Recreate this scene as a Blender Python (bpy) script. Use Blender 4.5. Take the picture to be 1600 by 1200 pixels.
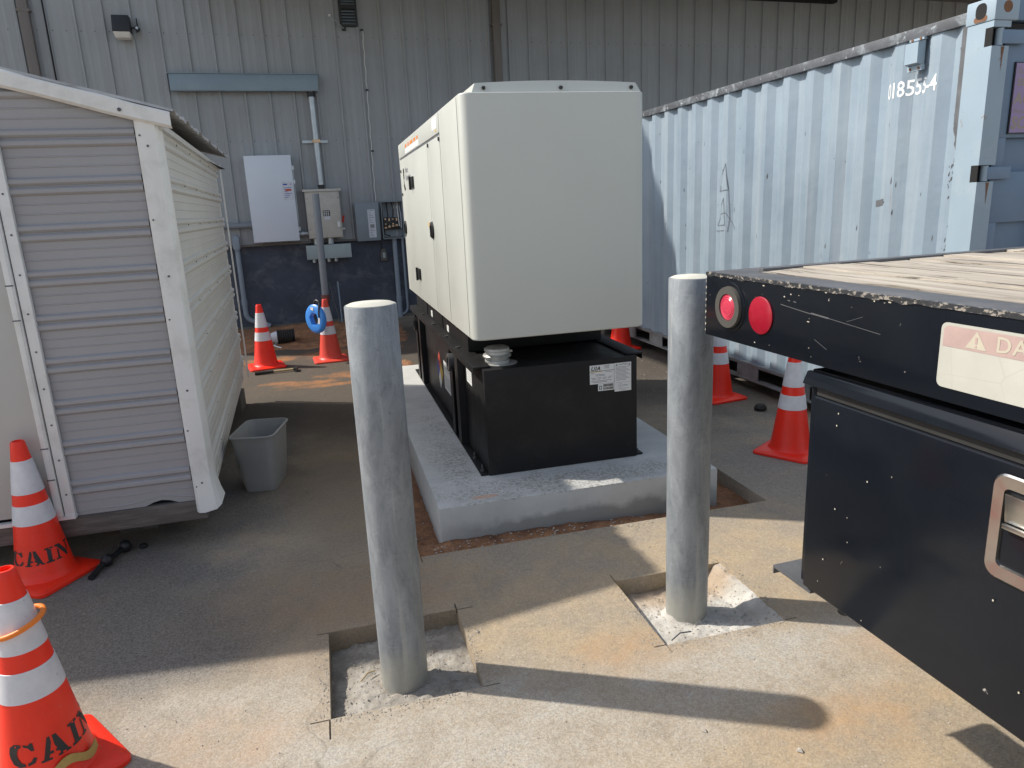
import bpy, bmesh, math, random
from math import radians as rad, sin, cos, pi, sqrt
from mathutils import Matrix, Vector, noise

for o in list(bpy.data.objects):
    bpy.data.objects.remove(o)
SC = bpy.context.scene
COL = SC.collection
RNG = random.Random(7)

# ------------------------------------------------------------------ camera
YAW, PITCH, ROLL, FPX, EYE = 0.247589, -0.245326, -0.046212, 1112.81, 1.72
cam = bpy.data.cameras.new("camera")
cam.sensor_width = 36.0
cam.lens = 36.0 * FPX / 1600.0
cam.clip_start, cam.clip_end = 0.05, 300.0
camo = bpy.data.objects.new("camera", cam)
COL.objects.link(camo)
_X = Vector((cos(YAW), -sin(YAW), 0))
_Y = Vector((sin(YAW), cos(YAW), 0))
_Z = Vector((0, 0, 1))
_F = cos(PITCH) * _Y + sin(PITCH) * _Z
_U = -sin(PITCH) * _Y + cos(PITCH) * _Z
_R = cos(ROLL) * _X + sin(ROLL) * _U
_V = -sin(ROLL) * _X + cos(ROLL) * _U
mw = Matrix.Identity(4)
for i in range(3):
    mw[i][0], mw[i][1], mw[i][2] = _R[i], _V[i], -_F[i]
mw[0][3], mw[1][3], mw[2][3] = 0, 0, EYE
camo.matrix_world = mw
SC.camera = camo

# ------------------------------------------------------------------ sky, sun, exposure
SUN_AZ, SUN_EL = -62.5, 44.5          # degrees from +Y towards +X, degrees above the horizon
w = bpy.data.worlds.new("World")
SC.world = w
w.use_nodes = True
sky = w.node_tree.nodes.new("ShaderNodeTexSky")
sky.sky_type = 'NISHITA'
sky.sun_disc = False
sky.sun_elevation = rad(SUN_EL)
sky.sun_rotation = rad(SUN_AZ % 360)
sky.air_density, sky.dust_density, sky.ozone_density = 1.0, 1.5, 1.0
bg = w.node_tree.nodes["Background"]
hs = w.node_tree.nodes.new("ShaderNodeHueSaturation")     # thin high cloud: a paler blue than a clear sky
hs.inputs['Saturation'].default_value = 0.62
w.node_tree.links.new(sky.outputs[0], hs.inputs['Color'])
w.node_tree.links.new(hs.outputs[0], bg.inputs[0])
bg.inputs[1].default_value = 0.145
sl = bpy.data.lights.new("sun", 'SUN')
sl.energy = 3.9
sl.angle = rad(0.9)
sl.color = (1.0, 0.94, 0.84)
so = bpy.data.objects.new("sun", sl)
COL.objects.link(so)
_s = Vector((sin(rad(SUN_AZ)) * cos(rad(SUN_EL)), cos(rad(SUN_AZ)) * cos(rad(SUN_EL)), sin(rad(SUN_EL))))
so.rotation_euler = _s.to_track_quat('Z', 'Y').to_euler()
so.location = _s * 30
SC.view_settings.view_transform = 'Standard'
SC.view_settings.look = 'None'
SC.view_settings.exposure = 0.40
SC.view_settings.gamma = 1.0
SC.view_settings.use_curve_mapping = False

# ------------------------------------------------------------------ materials
def newmat(name):
    m = bpy.data.materials.new(name)
    m.use_nodes = True
    nt = m.node_tree
    return m, nt, nt.nodes["Principled BSDF"]

class NT:
    """Small helper to wire shader nodes."""
    def __init__(self, nt):
        self.nt = nt
        self.tc = nt.nodes.new("ShaderNodeTexCoord")
    def n(self, t, **kw):
        x = self.nt.nodes.new(t)
        for k, v in kw.items():
            setattr(x, k, v)
        return x
    def l(self, a, b):
        self.nt.links.new(a, b)
    def map(self, scale=(1, 1, 1), loc=(0, 0, 0), rot=(0, 0, 0), src=None):
        m = self.n("ShaderNodeMapping")
        m.inputs['Scale'].default_value = scale
        m.inputs['Location'].default_value = loc
        m.inputs['Rotation'].default_value = rot
        self.l(src or self.tc.outputs['Object'], m.inputs[0])
        return m.outputs[0]
    def noise(self, scale, detail=4, rough=.55, vec=None, dist=0):
        x = self.n("ShaderNodeTexNoise")
        x.inputs['Scale'].default_value = scale
        x.inputs['Detail'].default_value = detail
        x.inputs['Roughness'].default_value = rough
        x.inputs['Distortion'].default_value = dist
        self.l(vec or self.tc.outputs['Object'], x.inputs['Vector'])
        return x.outputs['Fac']
    def voro(self, scale, vec=None, feature='F1'):
        x = self.n("ShaderNodeTexVoronoi", feature=feature)
        x.inputs['Scale'].default_value = scale
        self.l(vec or self.tc.outputs['Object'], x.inputs['Vector'])
        return x
    def ramp(self, fac, stops):
        r = self.n("ShaderNodeValToRGB")
        el = r.color_ramp.elements
        while len(el) < len(stops):
            el.new(0.5)
        for e, (p, c) in zip(el, stops):
            e.position = p
            e.color = (c, c, c, 1) if not isinstance(c, tuple) else (*c, 1)
        self.l(fac, r.inputs[0])
        return r.outputs[0]
    def mix(self, fac, a, b, blend='MIX'):
        m = self.n("ShaderNodeMix", data_type='RGBA', blend_type=blend)
        for sock, v in ((m.inputs[0], fac), (m.inputs[6], a), (m.inputs[7], b)):
            if isinstance(v, (int, float)):
                sock.default_value = v
            elif isinstance(v, tuple):
                sock.default_value = (*v, 1)
            else:
                self.l(v, sock)
        return m.outputs[2]
    def math(self, op, a, b=0.0, clamp=False):
        m = self.n("ShaderNodeMath", operation=op, use_clamp=clamp)
        for sock, v in ((m.inputs[0], a), (m.inputs[1], b)):
            if isinstance(v, (int, float)):
                sock.default_value = v
            else:
                self.l(v, sock)
        return m.outputs[0]
    def bump(self, h, strength, dist, bsdf, normal=None):
        b = self.n("ShaderNodeBump")
        b.inputs['Strength'].default_value = strength
        b.inputs['Distance'].default_value = dist
        self.l(h, b.inputs['Height'])
        if normal:
            self.l(normal, b.inputs['Normal'])
        self.l(b.outputs[0], bsdf.inputs['Normal'])
        return b.outputs[0]
    def blob(self, cx, cy, rx, ry, soft=0.5, wob=0.35, scale=2.5, rot=0.0):
        """Mask of an irregular stain on a flat ground, 1 inside."""
        v = self.map(scale=(1 / rx, 1 / ry, 0), loc=(-cx / rx, -cy / ry, 0))
        ln = self.n("ShaderNodeVectorMath", operation='LENGTH')
        self.l(v, ln.inputs[0])
        nz = self.noise(scale, 5, .6)
        d = self.math('ADD', ln.outputs['Value'], self.math('MULTIPLY', self.math('SUBTRACT', nz, .5), wob * 4))
        mr = self.n("ShaderNodeMapRange", interpolation_type='SMOOTHSTEP')
        mr.inputs['From Min'].default_value = 1 - soft
        mr.inputs['From Max'].default_value = 1 + soft
        mr.inputs['To Min'].default_value = 1
        mr.inputs['To Max'].default_value = 0
        self.l(d, mr.inputs['Value'])
        return mr.outputs[0]

def paint(name, col, rough=.45, metal=0.0, var=.12, vscale=3.0, dirt=None, dirtamt=.3, chips=None, chipamt=0.0,
          chipscale=30, bump=.0, bumpscale=60, streak=0.0, spec=.5, coat=0.0, stretch=(1, 1, 1)):
    """General surface: base colour with soft variation, optional dirt, chips and vertical streaks."""
    m, nt, b = newmat(name)
    N = NT(nt)
    vec = N.map(scale=stretch)
    n1 = N.noise(vscale, 5, .6, vec)
    lo = tuple(c * (1 - var) for c in col)
    hi = tuple(min(1, c * (1 + var)) for c in col)
    c = N.mix(N.ramp(n1, [(.3, 0.0), (.7, 1.0)]), lo, hi)
    n3 = N.noise(vscale * 14, 3, .6, vec)
    c = N.mix(N.math('MULTIPLY', N.ramp(n3, [(.45, 0.0), (.75, 1.0)]), var * .8), c, lo)
    if streak:
        sv = N.map(scale=(22, 22, .7))
        s = N.noise(1.0, 5, .65, sv)
        c = N.mix(N.math('MULTIPLY', N.ramp(s, [(.42, 0.0), (.72, 1.0)]), streak), c, dirt or tuple(x * .45 for x in col))
    if dirt:
        d = N.noise(vscale * 1.7, 8, .68, vec, .4)
        c = N.mix(N.math('MULTIPLY', N.ramp(d, [(.5, 0.0), (.68, 1.0)]), dirtamt), c, dirt)
    if chips:
        d = N.noise(chipscale, 6, .7, vec, .3)
        c = N.mix(N.ramp(d, [(1 - chipamt - .32, 0.0), (1 - chipamt - .30, 1.0)]), c, chips)
    N.l(c, b.inputs['Base Color'])
    r = N.math('ADD', N.math('MULTIPLY', N.math('SUBTRACT', N.noise(vscale * 3, 5, .6, vec), .5), .25), rough, True)
    N.l(r, b.inputs['Roughness'])
    b.inputs['Metallic'].default_value = metal
    b.inputs['Specular IOR Level'].default_value = spec
    b.inputs['Coat Weight'].default_value = coat
    if bump:
        N.bump(N.noise(bumpscale, 4, .6, vec), bump, .004, b)
    return m

M = {}
# ground: worn asphalt under tan dust, with dark stains, pale grit and orange clay patches
m, nt, b = newmat("asphalt")
N = NT(nt)
agg = N.voro(190).outputs['Color']
sep = N.n("ShaderNodeSeparateColor")
N.l(agg, sep.inputs[0])
aggv = sep.outputs[0]
fine = N.noise(140, 6, .7)
big = N.noise(.9, 6, .6)
mid = N.noise(4.5, 7, .62)
grit = N.math('ADD', N.math('ADD', N.math('MULTIPLY', fine, .50), N.math('MULTIPLY', aggv, .22)), N.math('MULTIPLY', N.noise(36, 6, .7), .30))
base = N.mix(N.ramp(grit, [(.30, 0.0), (.72, 1.0)]), (.160, .146, .128), (.355, .325, .285))
dust = N.mix(N.ramp(grit, [(.30, 0.0), (.74, 1.0)]), (.325, .248, .160), (.50, .395, .265))
dm = N.math('ADD', N.math('MULTIPLY', big, .75), N.math('MULTIPLY', mid, .55))
dustmask = N.ramp(dm, [(.50, .10), (.78, .92)])
near = N.blob(1.25, 2.2, 2.1, 1.35, .5, .25, 1.4)
dustmask = N.math('MULTIPLY', dustmask, N.ramp(N.noise(1.7, 6, .6, N.map(loc=(7, 3, 0))), [(.38, .35), (.6, 1.0)]))
dustmask = N.math('MAXIMUM', dustmask, N.math('MULTIPLY', near, N.ramp(mid, [(.3, .35), (.62, .95)])))
c = N.mix(dustmask, base, dust)
# pale grit speckle
pale = N.ramp(N.noise(95, 3, .75), [(.62, 0.0), (.70, 1.0)])
c = N.mix(N.math('MULTIPLY', pale, .28), c, (.50, .46, .39))
darks = N.ramp(N.noise(170, 3, .7), [(.64, 0.0), (.70, 1.0)])
c = N.mix(N.math('MULTIPLY', darks, .45), c, (.12, .105, .09))
st = N.voro(75)
sts = N.n("ShaderNodeSeparateColor"); N.l(st.outputs['Color'], sts.inputs[0])
stm = N.math('MULTIPLY', N.ramp(st.outputs['Distance'], [(.20, 1.0), (.38, 0.0)]), N.ramp(sts.outputs[0], [(.64, 0.0), (.70, 1.0)]))
c = N.mix(N.math('MULTIPLY', stm, .60), c, N.mix(sts.outputs[1], (.52, .48, .41), (.20, .175, .15)))
# pale cement splash in the foreground
cem = N.math('MAXIMUM', N.blob(.25, 1.95, .85, .35, .5, .45, 3), N.blob(1.45, 2.05, .6, .22, .5, .5, 4))
cem = N.math('MAXIMUM', cem, N.blob(-.45, 2.15, .55, .45, .6, .45, 3))
cem = N.math('MULTIPLY', cem, N.ramp(N.math('ADD', mid, N.math('MULTIPLY', N.noise(38, 6, .75), .6)), [(.62, .1), (.95, .9)]))
c = N.mix(cem, c, N.mix(aggv, (.32, .30, .268), (.485, .46, .415)))
# orange clay stains
clay = N.blob(1.02, 2.28, .20, .13, .6, .5, 5)
for a in ((-.55, 2.25, .28, .16), (2.0, 2.0, .22, .12), (-.85, 8.0, .35, .12), (.25, 8.15, .55, .20), (-.35, 7.5, .30, .09), (.45, 7.3, .4, .10), (-.6, 9.1, .6, .15), (.3, 9.2, .5, .2), (-.95, 7.6, .2, .07), (-.1, 3.1, .5, .25), (1.55, 1.72, .3, .14), (.05, 7.75, .4, .12)):
    clay = N.math('MAXIMUM', clay, N.blob(*a, .6, .5, 5))
c = N.mix(N.math('MULTIPLY', clay, N.math('MULTIPLY', N.ramp(mid, [(.4, .1), (.65, .75)]), .62)), c, (.44, .25, .12))
brown = N.math('MAXIMUM', N.blob(.0, 4.9, .42, 1.9, .6, .35, 1.8), N.blob(-.15, 3.05, .55, .45, .6, .4, 2.2))
c = N.mix(N.math('MULTIPLY', brown, .65), c, N.mix(grit, (.165, .120, .078), (.34, .255, .175)))
# dark stains, and darker ground along the shed and the container
dark_patch = N.math('MAXIMUM', N.blob(-1.15, 3.45, .55, .55, .5, .3, 2.6), N.blob(-1.0, 2.95, .42, .32, .5, .3, 3))
for a in ((-.72, 4.35, .34, .5), (-.55, 5.6, .22, 1.5), (3.2, 5.6, .5, 1.0), (-.9, 2.95, .5, .35), (3.3, 8, .5, 1.6)):
    dark_patch = N.math('MAXIMUM', dark_patch, N.blob(*a, .6, .35, 2.6))
c = N.mix(N.math('MULTIPLY', dark_patch, .70), c, N.mix(aggv, (.060, .060, .060), (.175, .170, .165)))
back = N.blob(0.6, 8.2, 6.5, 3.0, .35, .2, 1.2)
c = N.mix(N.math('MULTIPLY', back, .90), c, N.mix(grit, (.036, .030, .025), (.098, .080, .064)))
far = N.blob(-.30, 7.62, .26, .10, .5, .5, 6)
for a in ((.30, 7.85, .42, .17), (-.05, 7.45, .35, .07), (-.75, 9.1, .35, .16), (.2, 9.25, .55, .22), (-.62, 7.75, .16, .06)):
    far = N.math('MAXIMUM', far, N.blob(*a, .5, .6, 6))
c = N.mix(N.math('MULTIPLY', far, N.ramp(mid, [(.35, .4), (.6, 1.0)])), c, N.mix(grit, (.22, .095, .04), (.42, .20, .085)))
wp = N.n("ShaderNodeVectorMath", operation='ADD')
nv = N.n("ShaderNodeTexNoise"); nv.inputs['Scale'].default_value = 3.0; nv.inputs['Detail'].default_value = 6
N.l(N.tc.outputs['Object'], nv.inputs['Vector'])
sc3 = N.n("ShaderNodeVectorMath", operation='SCALE'); sc3.inputs['Scale'].default_value = .45
N.l(nv.outputs['Color'], sc3.inputs[0]); N.l(N.tc.outputs['Object'], wp.inputs[0]); N.l(sc3.outputs[0], wp.inputs[1])
ck = N.voro(.8, wp.outputs[0], 'DISTANCE_TO_EDGE').outputs['Distance']
ckm = N.math('MULTIPLY', N.ramp(ck, [(.0, 1.0), (.0055, 0.0)]), N.ramp(N.noise(1.3, 4, .6, N.map(loc=(2, 9, 0))), [(.545, 0.0), (.62, .38)]))
c = N.mix(ckm, c, (.09, .08, .07))
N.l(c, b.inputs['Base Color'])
b.inputs['Roughness'].default_value = .88
b.inputs['Specular IOR Level'].default_value = .3
h = N.math('ADD', N.math('MULTIPLY', fine, .6), N.math('MULTIPLY', N.noise(60, 5, .7), .7))
b1 = N.bump(h, .55, .006, b)
N.bump(N.noise(7, 4, .6), .25, .03, b, b1)
M['asphalt'] = m

m, nt, b = newmat("red_clay_soil")
N = NT(nt)
c = N.mix(N.ramp(N.noise(7, 8, .7), [(.32, 0.0), (.66, 1.0)]), (.165, .080, .045), (.46, .225, .105))
c = N.mix(N.ramp(N.noise(60, 4, .7), [(.52, 0.0), (.66, .9)]), c, (.14, .08, .052))
N.l(c, b.inputs['Base Color'])
b.inputs['Roughness'].default_value = .95
N.bump(N.noise(45, 8, .7), .9, .02, b)
M['soil'] = m

m, nt, b = newmat("rough_pit_concrete")
N = NT(nt)
n = N.noise(9, 7, .65)
c = N.mix(N.ramp(n, [(.3, 0.0), (.65, 1.0)]), (.22, .195, .16), (.43, .40, .355))
c = N.mix(N.math('MULTIPLY', N.ramp(N.noise(30, 6, .7), [(.58, 0.0), (.66, 1.0)]), .8), c, (.26, .185, .12))
c = N.mix(N.ramp(N.noise(90, 3, .7), [(.68, 0.0), (.74, .5)]), c, (.17, .14, .11))
N.l(c, b.inputs['Base Color'])
b.inputs['Roughness'].default_value = .95
N.bump(N.noise(70, 8, .75), .8, .012, b)
M['pit'] = m

m, nt, b = newmat("white_pit_concrete")
N = NT(nt)
n = N.noise(9, 7, .65)
c = N.mix(N.ramp(n, [(.3, 0.0), (.65, 1.0)]), (.39, .365, .325), (.60, .58, .54))
c = N.mix(N.math('MULTIPLY', N.blob(1.5, 2.74, .35, .12, .6, .5, 6), .8), c, (.40, .29, .19))
c = N.mix(N.math('MULTIPLY', N.ramp(N.noise(34, 6, .7), [(.60, 0.0), (.67, 1.0)]), .8), c, (.33, .25, .17))
N.l(c, b.inputs['Base Color'])
b.inputs['Roughness'].default_value = .95
N.bump(N.noise(70, 8, .75), .7, .010, b)
M['pit_white'] = m

m, nt, b = newmat("pad_concrete")
N = NT(nt)
n = N.noise(2.4, 7, .6)
c = N.mix(N.ramp(n, [(.3, 0.0), (.7, 1.0)]), (.42, .42, .405), (.56, .56, .545))
sz = N.n("ShaderNodeSeparateXYZ"); N.l(N.tc.outputs['Object'], sz.inputs[0])
br = N.noise(3.0, 6, .6, N.map(scale=(1, 9, 1)))
c = N.mix(N.math('MULTIPLY', N.ramp(br, [(.5, 0.0), (.7, 1.0)]), .35), c, (.62, .62, .60))
# footprints of dried mud near the front and left of the tank
mud = N.math('MAXIMUM', N.blob(1.15, 3.66, .75, .17, .6, .6, 7), N.blob(.66, 4.3, .12, .9, .7, .6, 7))
mud = N.math('MULTIPLY', mud, N.ramp(N.noise(70, 7, .75), [(.47, 0.0), (.58, .8)]))
mud = N.math('MULTIPLY', mud, N.ramp(sz.outputs['Z'], [(.164, 0.0), (.170, 1.0)]))
c = N.mix(mud, c, (.19, .175, .145))
damp = N.math('MULTIPLY', N.ramp(N.math('ADD', sz.outputs['Z'], N.math('MULTIPLY', N.noise(5, 6, .6), .22)), [(.145, 1.0), (.19, 0.0)]), N.blob(1.35, 3.45, .85, .12, .3, .1, 3))
c = N.mix(N.math('MULTIPLY', damp, .60), c, (.15, .15, .14))
c = N.mix(N.math('MULTIPLY', N.blob(.72, 3.575, .07, .022, .4, .12, 12), .7), c, (.55, .31, .19))
N.l(c, b.inputs['Base Color'])
b.inputs['Roughness'].default_value = .8
N.bump(N.noise(55, 6, .65), .25, .006, b)
M['pad'] = m

def galv(name, lo, hi):
    m, nt, b = newmat(name)
    N = NT(nt)
    n = N.noise(9, 10, .74, N.map(scale=(1.6, 1.6, .5)), .8)
    c = N.mix(N.ramp(n, [(.36, 0.0), (.62, 1.0)]), lo, hi)
    sv = N.n("ShaderNodeSeparateColor"); N.l(N.voro(55, N.map(scale=(1, 1, .6))).outputs['Color'], sv.inputs[0])
    c = N.mix(N.math('MULTIPLY', sv.outputs[0], .22), c, hi)
    smear = N.noise(8, 10, .78, N.map(scale=(1, 1, 2.6), loc=(3, 1, 0)), 2.6)
    c = N.mix(N.math('MULTIPLY', N.ramp(smear, [(.55, 0.0), (.72, 1.0)]), .45), c, (.44, .46, .46))
    dr = N.noise(1.0, 4, .6, N.map(scale=(38, 38, 2.0)))
    c = N.mix(N.math('MULTIPLY', N.ramp(dr, [(.58, 0.0), (.72, 1.0)]), .35), c, (.52, .52, .48))
    sp = N.noise(75, 3, .7)
    c = N.mix(N.math('MULTIPLY', N.ramp(sp, [(.66, 0.0), (.71, 1.0)]), .7), c, (.12, .125, .125))
    # cement dust towards the foot (a splash band with an edge of its own)
    sx = N.n("ShaderNodeSeparateXYZ")
    N.l(N.tc.outputs['Object'], sx.inputs[0])
    foot = N.math('ADD', sx.outputs['Z'], N.math('MULTIPLY', N.noise(9, 5, .6), .16))
    c = N.mix(N.math('MULTIPLY', N.ramp(foot, [(.16, 1.0), (.30, 0.0)]), .6), c, (.42, .40, .33))
    N.l(c, b.inputs['Base Color'])
    b.inputs['Metallic'].default_value = .25
    r = N.math('ADD', N.math('MULTIPLY', n, .3), .40)
    N.l(r, b.inputs['Roughness'])
    N.bump(N.noise(26, 7, .7, N.map(scale=(1, 1, .5))), .30, .006, b)
    return m
M['galv'] = galv("weathered_galvanised_steel", (.165, .185, .208), (.310, .335, .358))
M['zinc'] = paint("zinc_conduit", (.46, .50, .53), .38, .6, .12, 9)

M['cement_fill'] = paint("cement_fill", (.56, .55, .48), .9, 0, .12, 9, bump=.3)
M['siding'] = paint("warehouse_siding", (.325, .345, .36), .5, 0, .10, .8, dirt=(.27, .26, .25), dirtamt=.30, streak=.42)
M['siding_warm'] = paint("warehouse_trim_brown", (.165, .145, .13), .5, 0, .1, 1.0, streak=.2)
M['foundation'] = paint("slate_painted_block", (.062, .074, .102), .75, 0, .25, 2.2, dirt=(.20, .21, .24), dirtamt=.40, bump=.4, bumpscale=35)
M['soffit'] = paint("roof_soffit", (.16, .15, .14), .6, 0, .1, 1.0)
M['roof_metal'] = paint("roof_sheet", (.40, .41, .41), .45, .2, .1, 1.0)
M['hood_blue'] = paint("blue_grey_enamel", (.215, .285, .335), .4, 0, .08, 2, dirt=(.30, .36, .40), dirtamt=.35)
M['panel_grey'] = paint("pale_grey_enamel", (.66, .71, .78), .38, 0, .03, 2)
M['panel_beige'] = paint("faded_beige_enamel", (.50, .475, .425), .5, 0, .08, 6, dirt=(.40, .34, .27), dirtamt=.35)
M['box_grey'] = paint("grey_enamel", (.205, .245, .275), .42, 0, .06, 3)
M['trough_grey'] = paint("dull_grey_green_enamel", (.33, .40, .405), .45, 0, .08, 4, dirt=(.45, .50, .50), dirtamt=.25)
M['pvc'] = paint("grey_plastic_pipe", (.215, .24, .265), .45, 0, .06, 4)
M['pvc_blue'] = paint("grey_painted_pipe", (.25, .30, .355), .45, 0, .06, 4)
M['black'] = paint("black_plastic", (.016, .016, .017), .45, 0, .2, 8)
M['rubber'] = paint("black_rubber", (.022, .021, .020), .75, 0, .2, 8)
M['dark_gap'] = paint("dark_recess", (.012, .012, .013), .9, 0, .1, 8)
M['copper'] = paint("bare_copper", (.55, .38, .25), .35, .8, .2, 20)
M['red'] = paint("red_enamel", (.50, .035, .02), .4, 0, .1, 10)
M['red_brown'] = paint("red_brown_coupling", (.16, .055, .045), .5, 0, .15, 10)
M['white_plastic'] = paint("white_plastic", (.72, .72, .70), .45, 0, .04, 8)
M['label'] = paint("white_label", (.72, .73, .72), .5, 0, .04, 20)
M['label_dirty'] = paint("weathered_label", (.60, .63, .68), .5, 0, .10, 20)
M['ink'] = paint("black_ink", (.03, .03, .03), .6, 0, .1, 30)
M['ink_grey'] = paint("grey_ink", (.24, .25, .27), .6, 0, .1, 30)
M['ink_red'] = paint("red_ink", (.55, .08, .05), .6, 0, .1, 30)
M['ink_orange'] = paint("orange_ink", (.75, .22, .03), .6, 0, .1, 30)
M['ink_yellow'] = paint("yellow_ink", (.70, .46, .08), .6, 0, .1, 30)
M['ink_blue'] = paint("blue_ink", (.04, .08, .40), .6, 0, .1, 30)
M['gen'] = paint("cream_powder_coat", (.565, .58, .535), .34, 0, .025, 1.2, spec=.45, streak=.035, dirt=(.50, .49, .43), dirtamt=.06)
M['tank'] = paint("black_powder_coat", (.012, .012, .013), .50, 0, .25, 2.5, spec=.3, dirt=(.045, .043, .038), dirtamt=.30, bump=.06, bumpscale=250)
M['cap_metal'] = paint("cast_alloy", (.50, .50, .48), .45, .5, .15, 14, dirt=(.25, .24, .22), dirtamt=.4)

# shed skins
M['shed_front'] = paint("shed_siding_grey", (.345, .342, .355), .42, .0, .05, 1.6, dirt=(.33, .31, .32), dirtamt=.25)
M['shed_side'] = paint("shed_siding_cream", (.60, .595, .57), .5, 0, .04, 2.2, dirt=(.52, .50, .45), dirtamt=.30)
M['shed_trim'] = paint("shed_trim_white", (.76, .76, .74), .5, 0, .05, 3, dirt=(.52, .51, .47), dirtamt=.50, streak=.12)
M['shed_door'] = paint("shed_door_skin", (.50, .495, .47), .35, 0, .04, 1.4, dirt=(.42, .40, .36), dirtamt=.3)
M['shed_roof'] = paint("bare_roof_sheet", (.42, .41, .39), .45, .4, .25, 6, dirt=(.22, .18, .14), dirtamt=.5)
M['old_wood'] = paint("weathered_timber", (.125, .110, .098), .85, 0, .3, 5, dirt=(.27, .25, .23), dirtamt=.4, bump=.5, bumpscale=40, stretch=(.6, 6, 6))
M['block'] = paint("concrete_block", (.135, .125, .11), .95, 0, .2, 9, bump=.7, bumpscale=50)

# cones
def conemat(name, col, dirty):
    m, nt, b = newmat(name)
    N = NT(nt)
    n = N.noise(7, 6, .65)
    c = N.mix(N.ramp(n, [(.35, 0.0), (.7, 1.0)]), tuple(x * .88 for x in col), col)
    s = N.noise(48, 5, .72)
    c = N.mix(N.math('MULTIPLY', N.ramp(s, [(.64, 0.0), (.70, 1.0)]), dirty * .35), c, (.80, .34, .26))
    s2 = N.noise(16, 8, .75, None, .5)
    c = N.mix(N.math('MULTIPLY', N.ramp(s2, [(.56, 0.0), (.68, 1.0)]), dirty * .45), c, (.30, .055, .03))
    N.l(c, b.inputs['Base Color'])
    b.inputs['Roughness'].default_value = .42
    b.inputs['Subsurface Weight'].default_value = 0.0
    N.bump(N.noise(30, 4, .6), .06, .004, b)
    return m
M['cone'] = conemat("orange_cone_vinyl", (1.0, .034, .010), .55)
M['cone_new'] = conemat("bright_orange_cone_vinyl", (1.0, .028, .009), .22)
M['cone_dusty'] = conemat("dusty_orange_cone_vinyl", (.80, .075, .045), .5)
m, nt, b = newmat("reflective_collar")
N = NT(nt)
cell = N.voro(420).outputs['Distance']
c = N.mix(N.ramp(N.noise(9, 6, .65), [(.35, 0.0), (.7, 1.0)]), (.60, .60, .64), (.78, .78, .80))
c = N.mix(N.math('MULTIPLY', N.ramp(cell, [(.25, 1.0), (.5, 0.0)]), .15), c, (.55, .55, .58))
c = N.mix(N.ramp(N.noise(38, 3, .6), [(.72, 0.0), (.75, .6)]), c, (.22, .21, .21))
N.l(c, b.inputs['Base Color'])
b.inputs['Roughness'].default_value = .35
M['collar'] = m

# container
m, nt, b = newmat("faded_blue_container_paint")
N = NT(nt)
n = N.noise(1.6, 7, .62)
c = N.mix(N.ramp(n, [(.3, 0.0), (.7, 1.0)]), (.215, .280, .345), (.290, .362, .428))
st = N.noise(1.0, 6, .7, N.map(scale=(6, 9, .35)))
c = N.mix(N.math('MULTIPLY', N.ramp(st, [(.48, 0.0), (.66, 1.0)]), .45), c, (.37, .415, .45))
scf = N.noise(1.0, 8, .78, N.map(scale=(14, 20, 1.3)), .6)
c = N.mix(N.math('MULTIPLY', N.ramp(scf, [(.63, 0.0), (.70, 1.0)]), .7), c, (.27, .29, .31))
rr_ = N.noise(1.0, 7, .7, N.map(scale=(30, 26, .9), loc=(5, 2, 1)), .3)
c = N.mix(N.math('MULTIPLY', N.ramp(rr_, [(.64, 0.0), (.72, 1.0)]), .45), c, (.27, .20, .16))
sp = N.noise(22, 4, .7)
c = N.mix(N.ramp(sp, [(.72, 0.0), (.735, .8)]), c, (.17, .15, .14))
ru = N.noise(11, 6, .7)
c = N.mix(N.ramp(ru, [(.73, 0.0), (.77, .9)]), c, (.26, .115, .055))
N.l(c, b.inputs['Base Color'])
b.inputs['Roughness'].default_value = .55
N.bump(N.noise(3.2, 5, .55), .30, .03, b)
M['cont'] = m
M['cont_rail'] = paint("worn_dark_rail_paint", (.085, .092, .105), .6, 0, .25, 5, dirt=(.30, .34, .37), dirtamt=.85, chips=(.40, .44, .47), chipamt=.07, chipscale=16)
M['cont_door'] = paint("blue_container_door_paint", (.145, .215, .31), .45, 0, .10, 2, dirt=(.20, .26, .33), dirtamt=.3)
M['cont_post'] = paint("pale_blue_post_paint", (.30, .385, .455), .5, 0, .06, 2, dirt=(.42, .47, .50), dirtamt=.4, chips=(.25, .20, .17), chipamt=.035, chipscale=14)
M['cont_under'] = paint("grey_underframe", (.22, .235, .24), .7, 0, .25, 5, dirt=(.13, .10, .08), dirtamt=.6)
M['rust'] = paint("rust", (.21, .105, .055), .85, 0, .3, 18, dirt=(.14, .05, .025), dirtamt=.6, bump=.5)
M['grime'] = paint("dark_grime", (.11, .115, .125), .7, 0, .3, 12)
M['marker_line'] = paint("faded_graffiti", (.16, .19, .23), .6, 0, .1, 12)
M['number_white'] = paint("white_stencil", (.80, .82, .83), .5, 0, .04, 12)
M['purple'] = paint("purple_sign", (.31, .23, .40), .5, 0, .04, 6)
M['gold'] = paint("dull_gold_print", (.33, .28, .21), .5, 0, .1, 20)

# truck
M['truck'] = paint("black_truck_enamel", (.007, .009, .013), .13, 0, .15, 2.5, dirt=(.022, .023, .026), dirtamt=.10, spec=.28,
                   chips=(.36, .34, .31), chipamt=-.02, chipscale=24)
M['truck_worn'] = paint("scraped_truck_edge", (.030, .032, .036), .45, 0, .3, 6, chips=(.30, .27, .235), chipamt=.135, chipscale=105, stretch=(1, .6, 1))
M['truck_edge'] = paint("scuffed_dark_steel", (.095, .098, .105), .5, .1, .25, 5, dirt=(.17, .165, .16), dirtamt=.5)
m, nt, b = newmat("bleached_deck_plank")
N = NT(nt)
oi = N.n("ShaderNodeObjectInfo")
gv = N.map(scale=(26, 1.3, 26))
add = N.n("ShaderNodeVectorMath", operation='ADD')
cmb = N.n("ShaderNodeCombineXYZ")
N.l(N.math('MULTIPLY', oi.outputs['Random'], 40.0), cmb.inputs[0])
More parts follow.
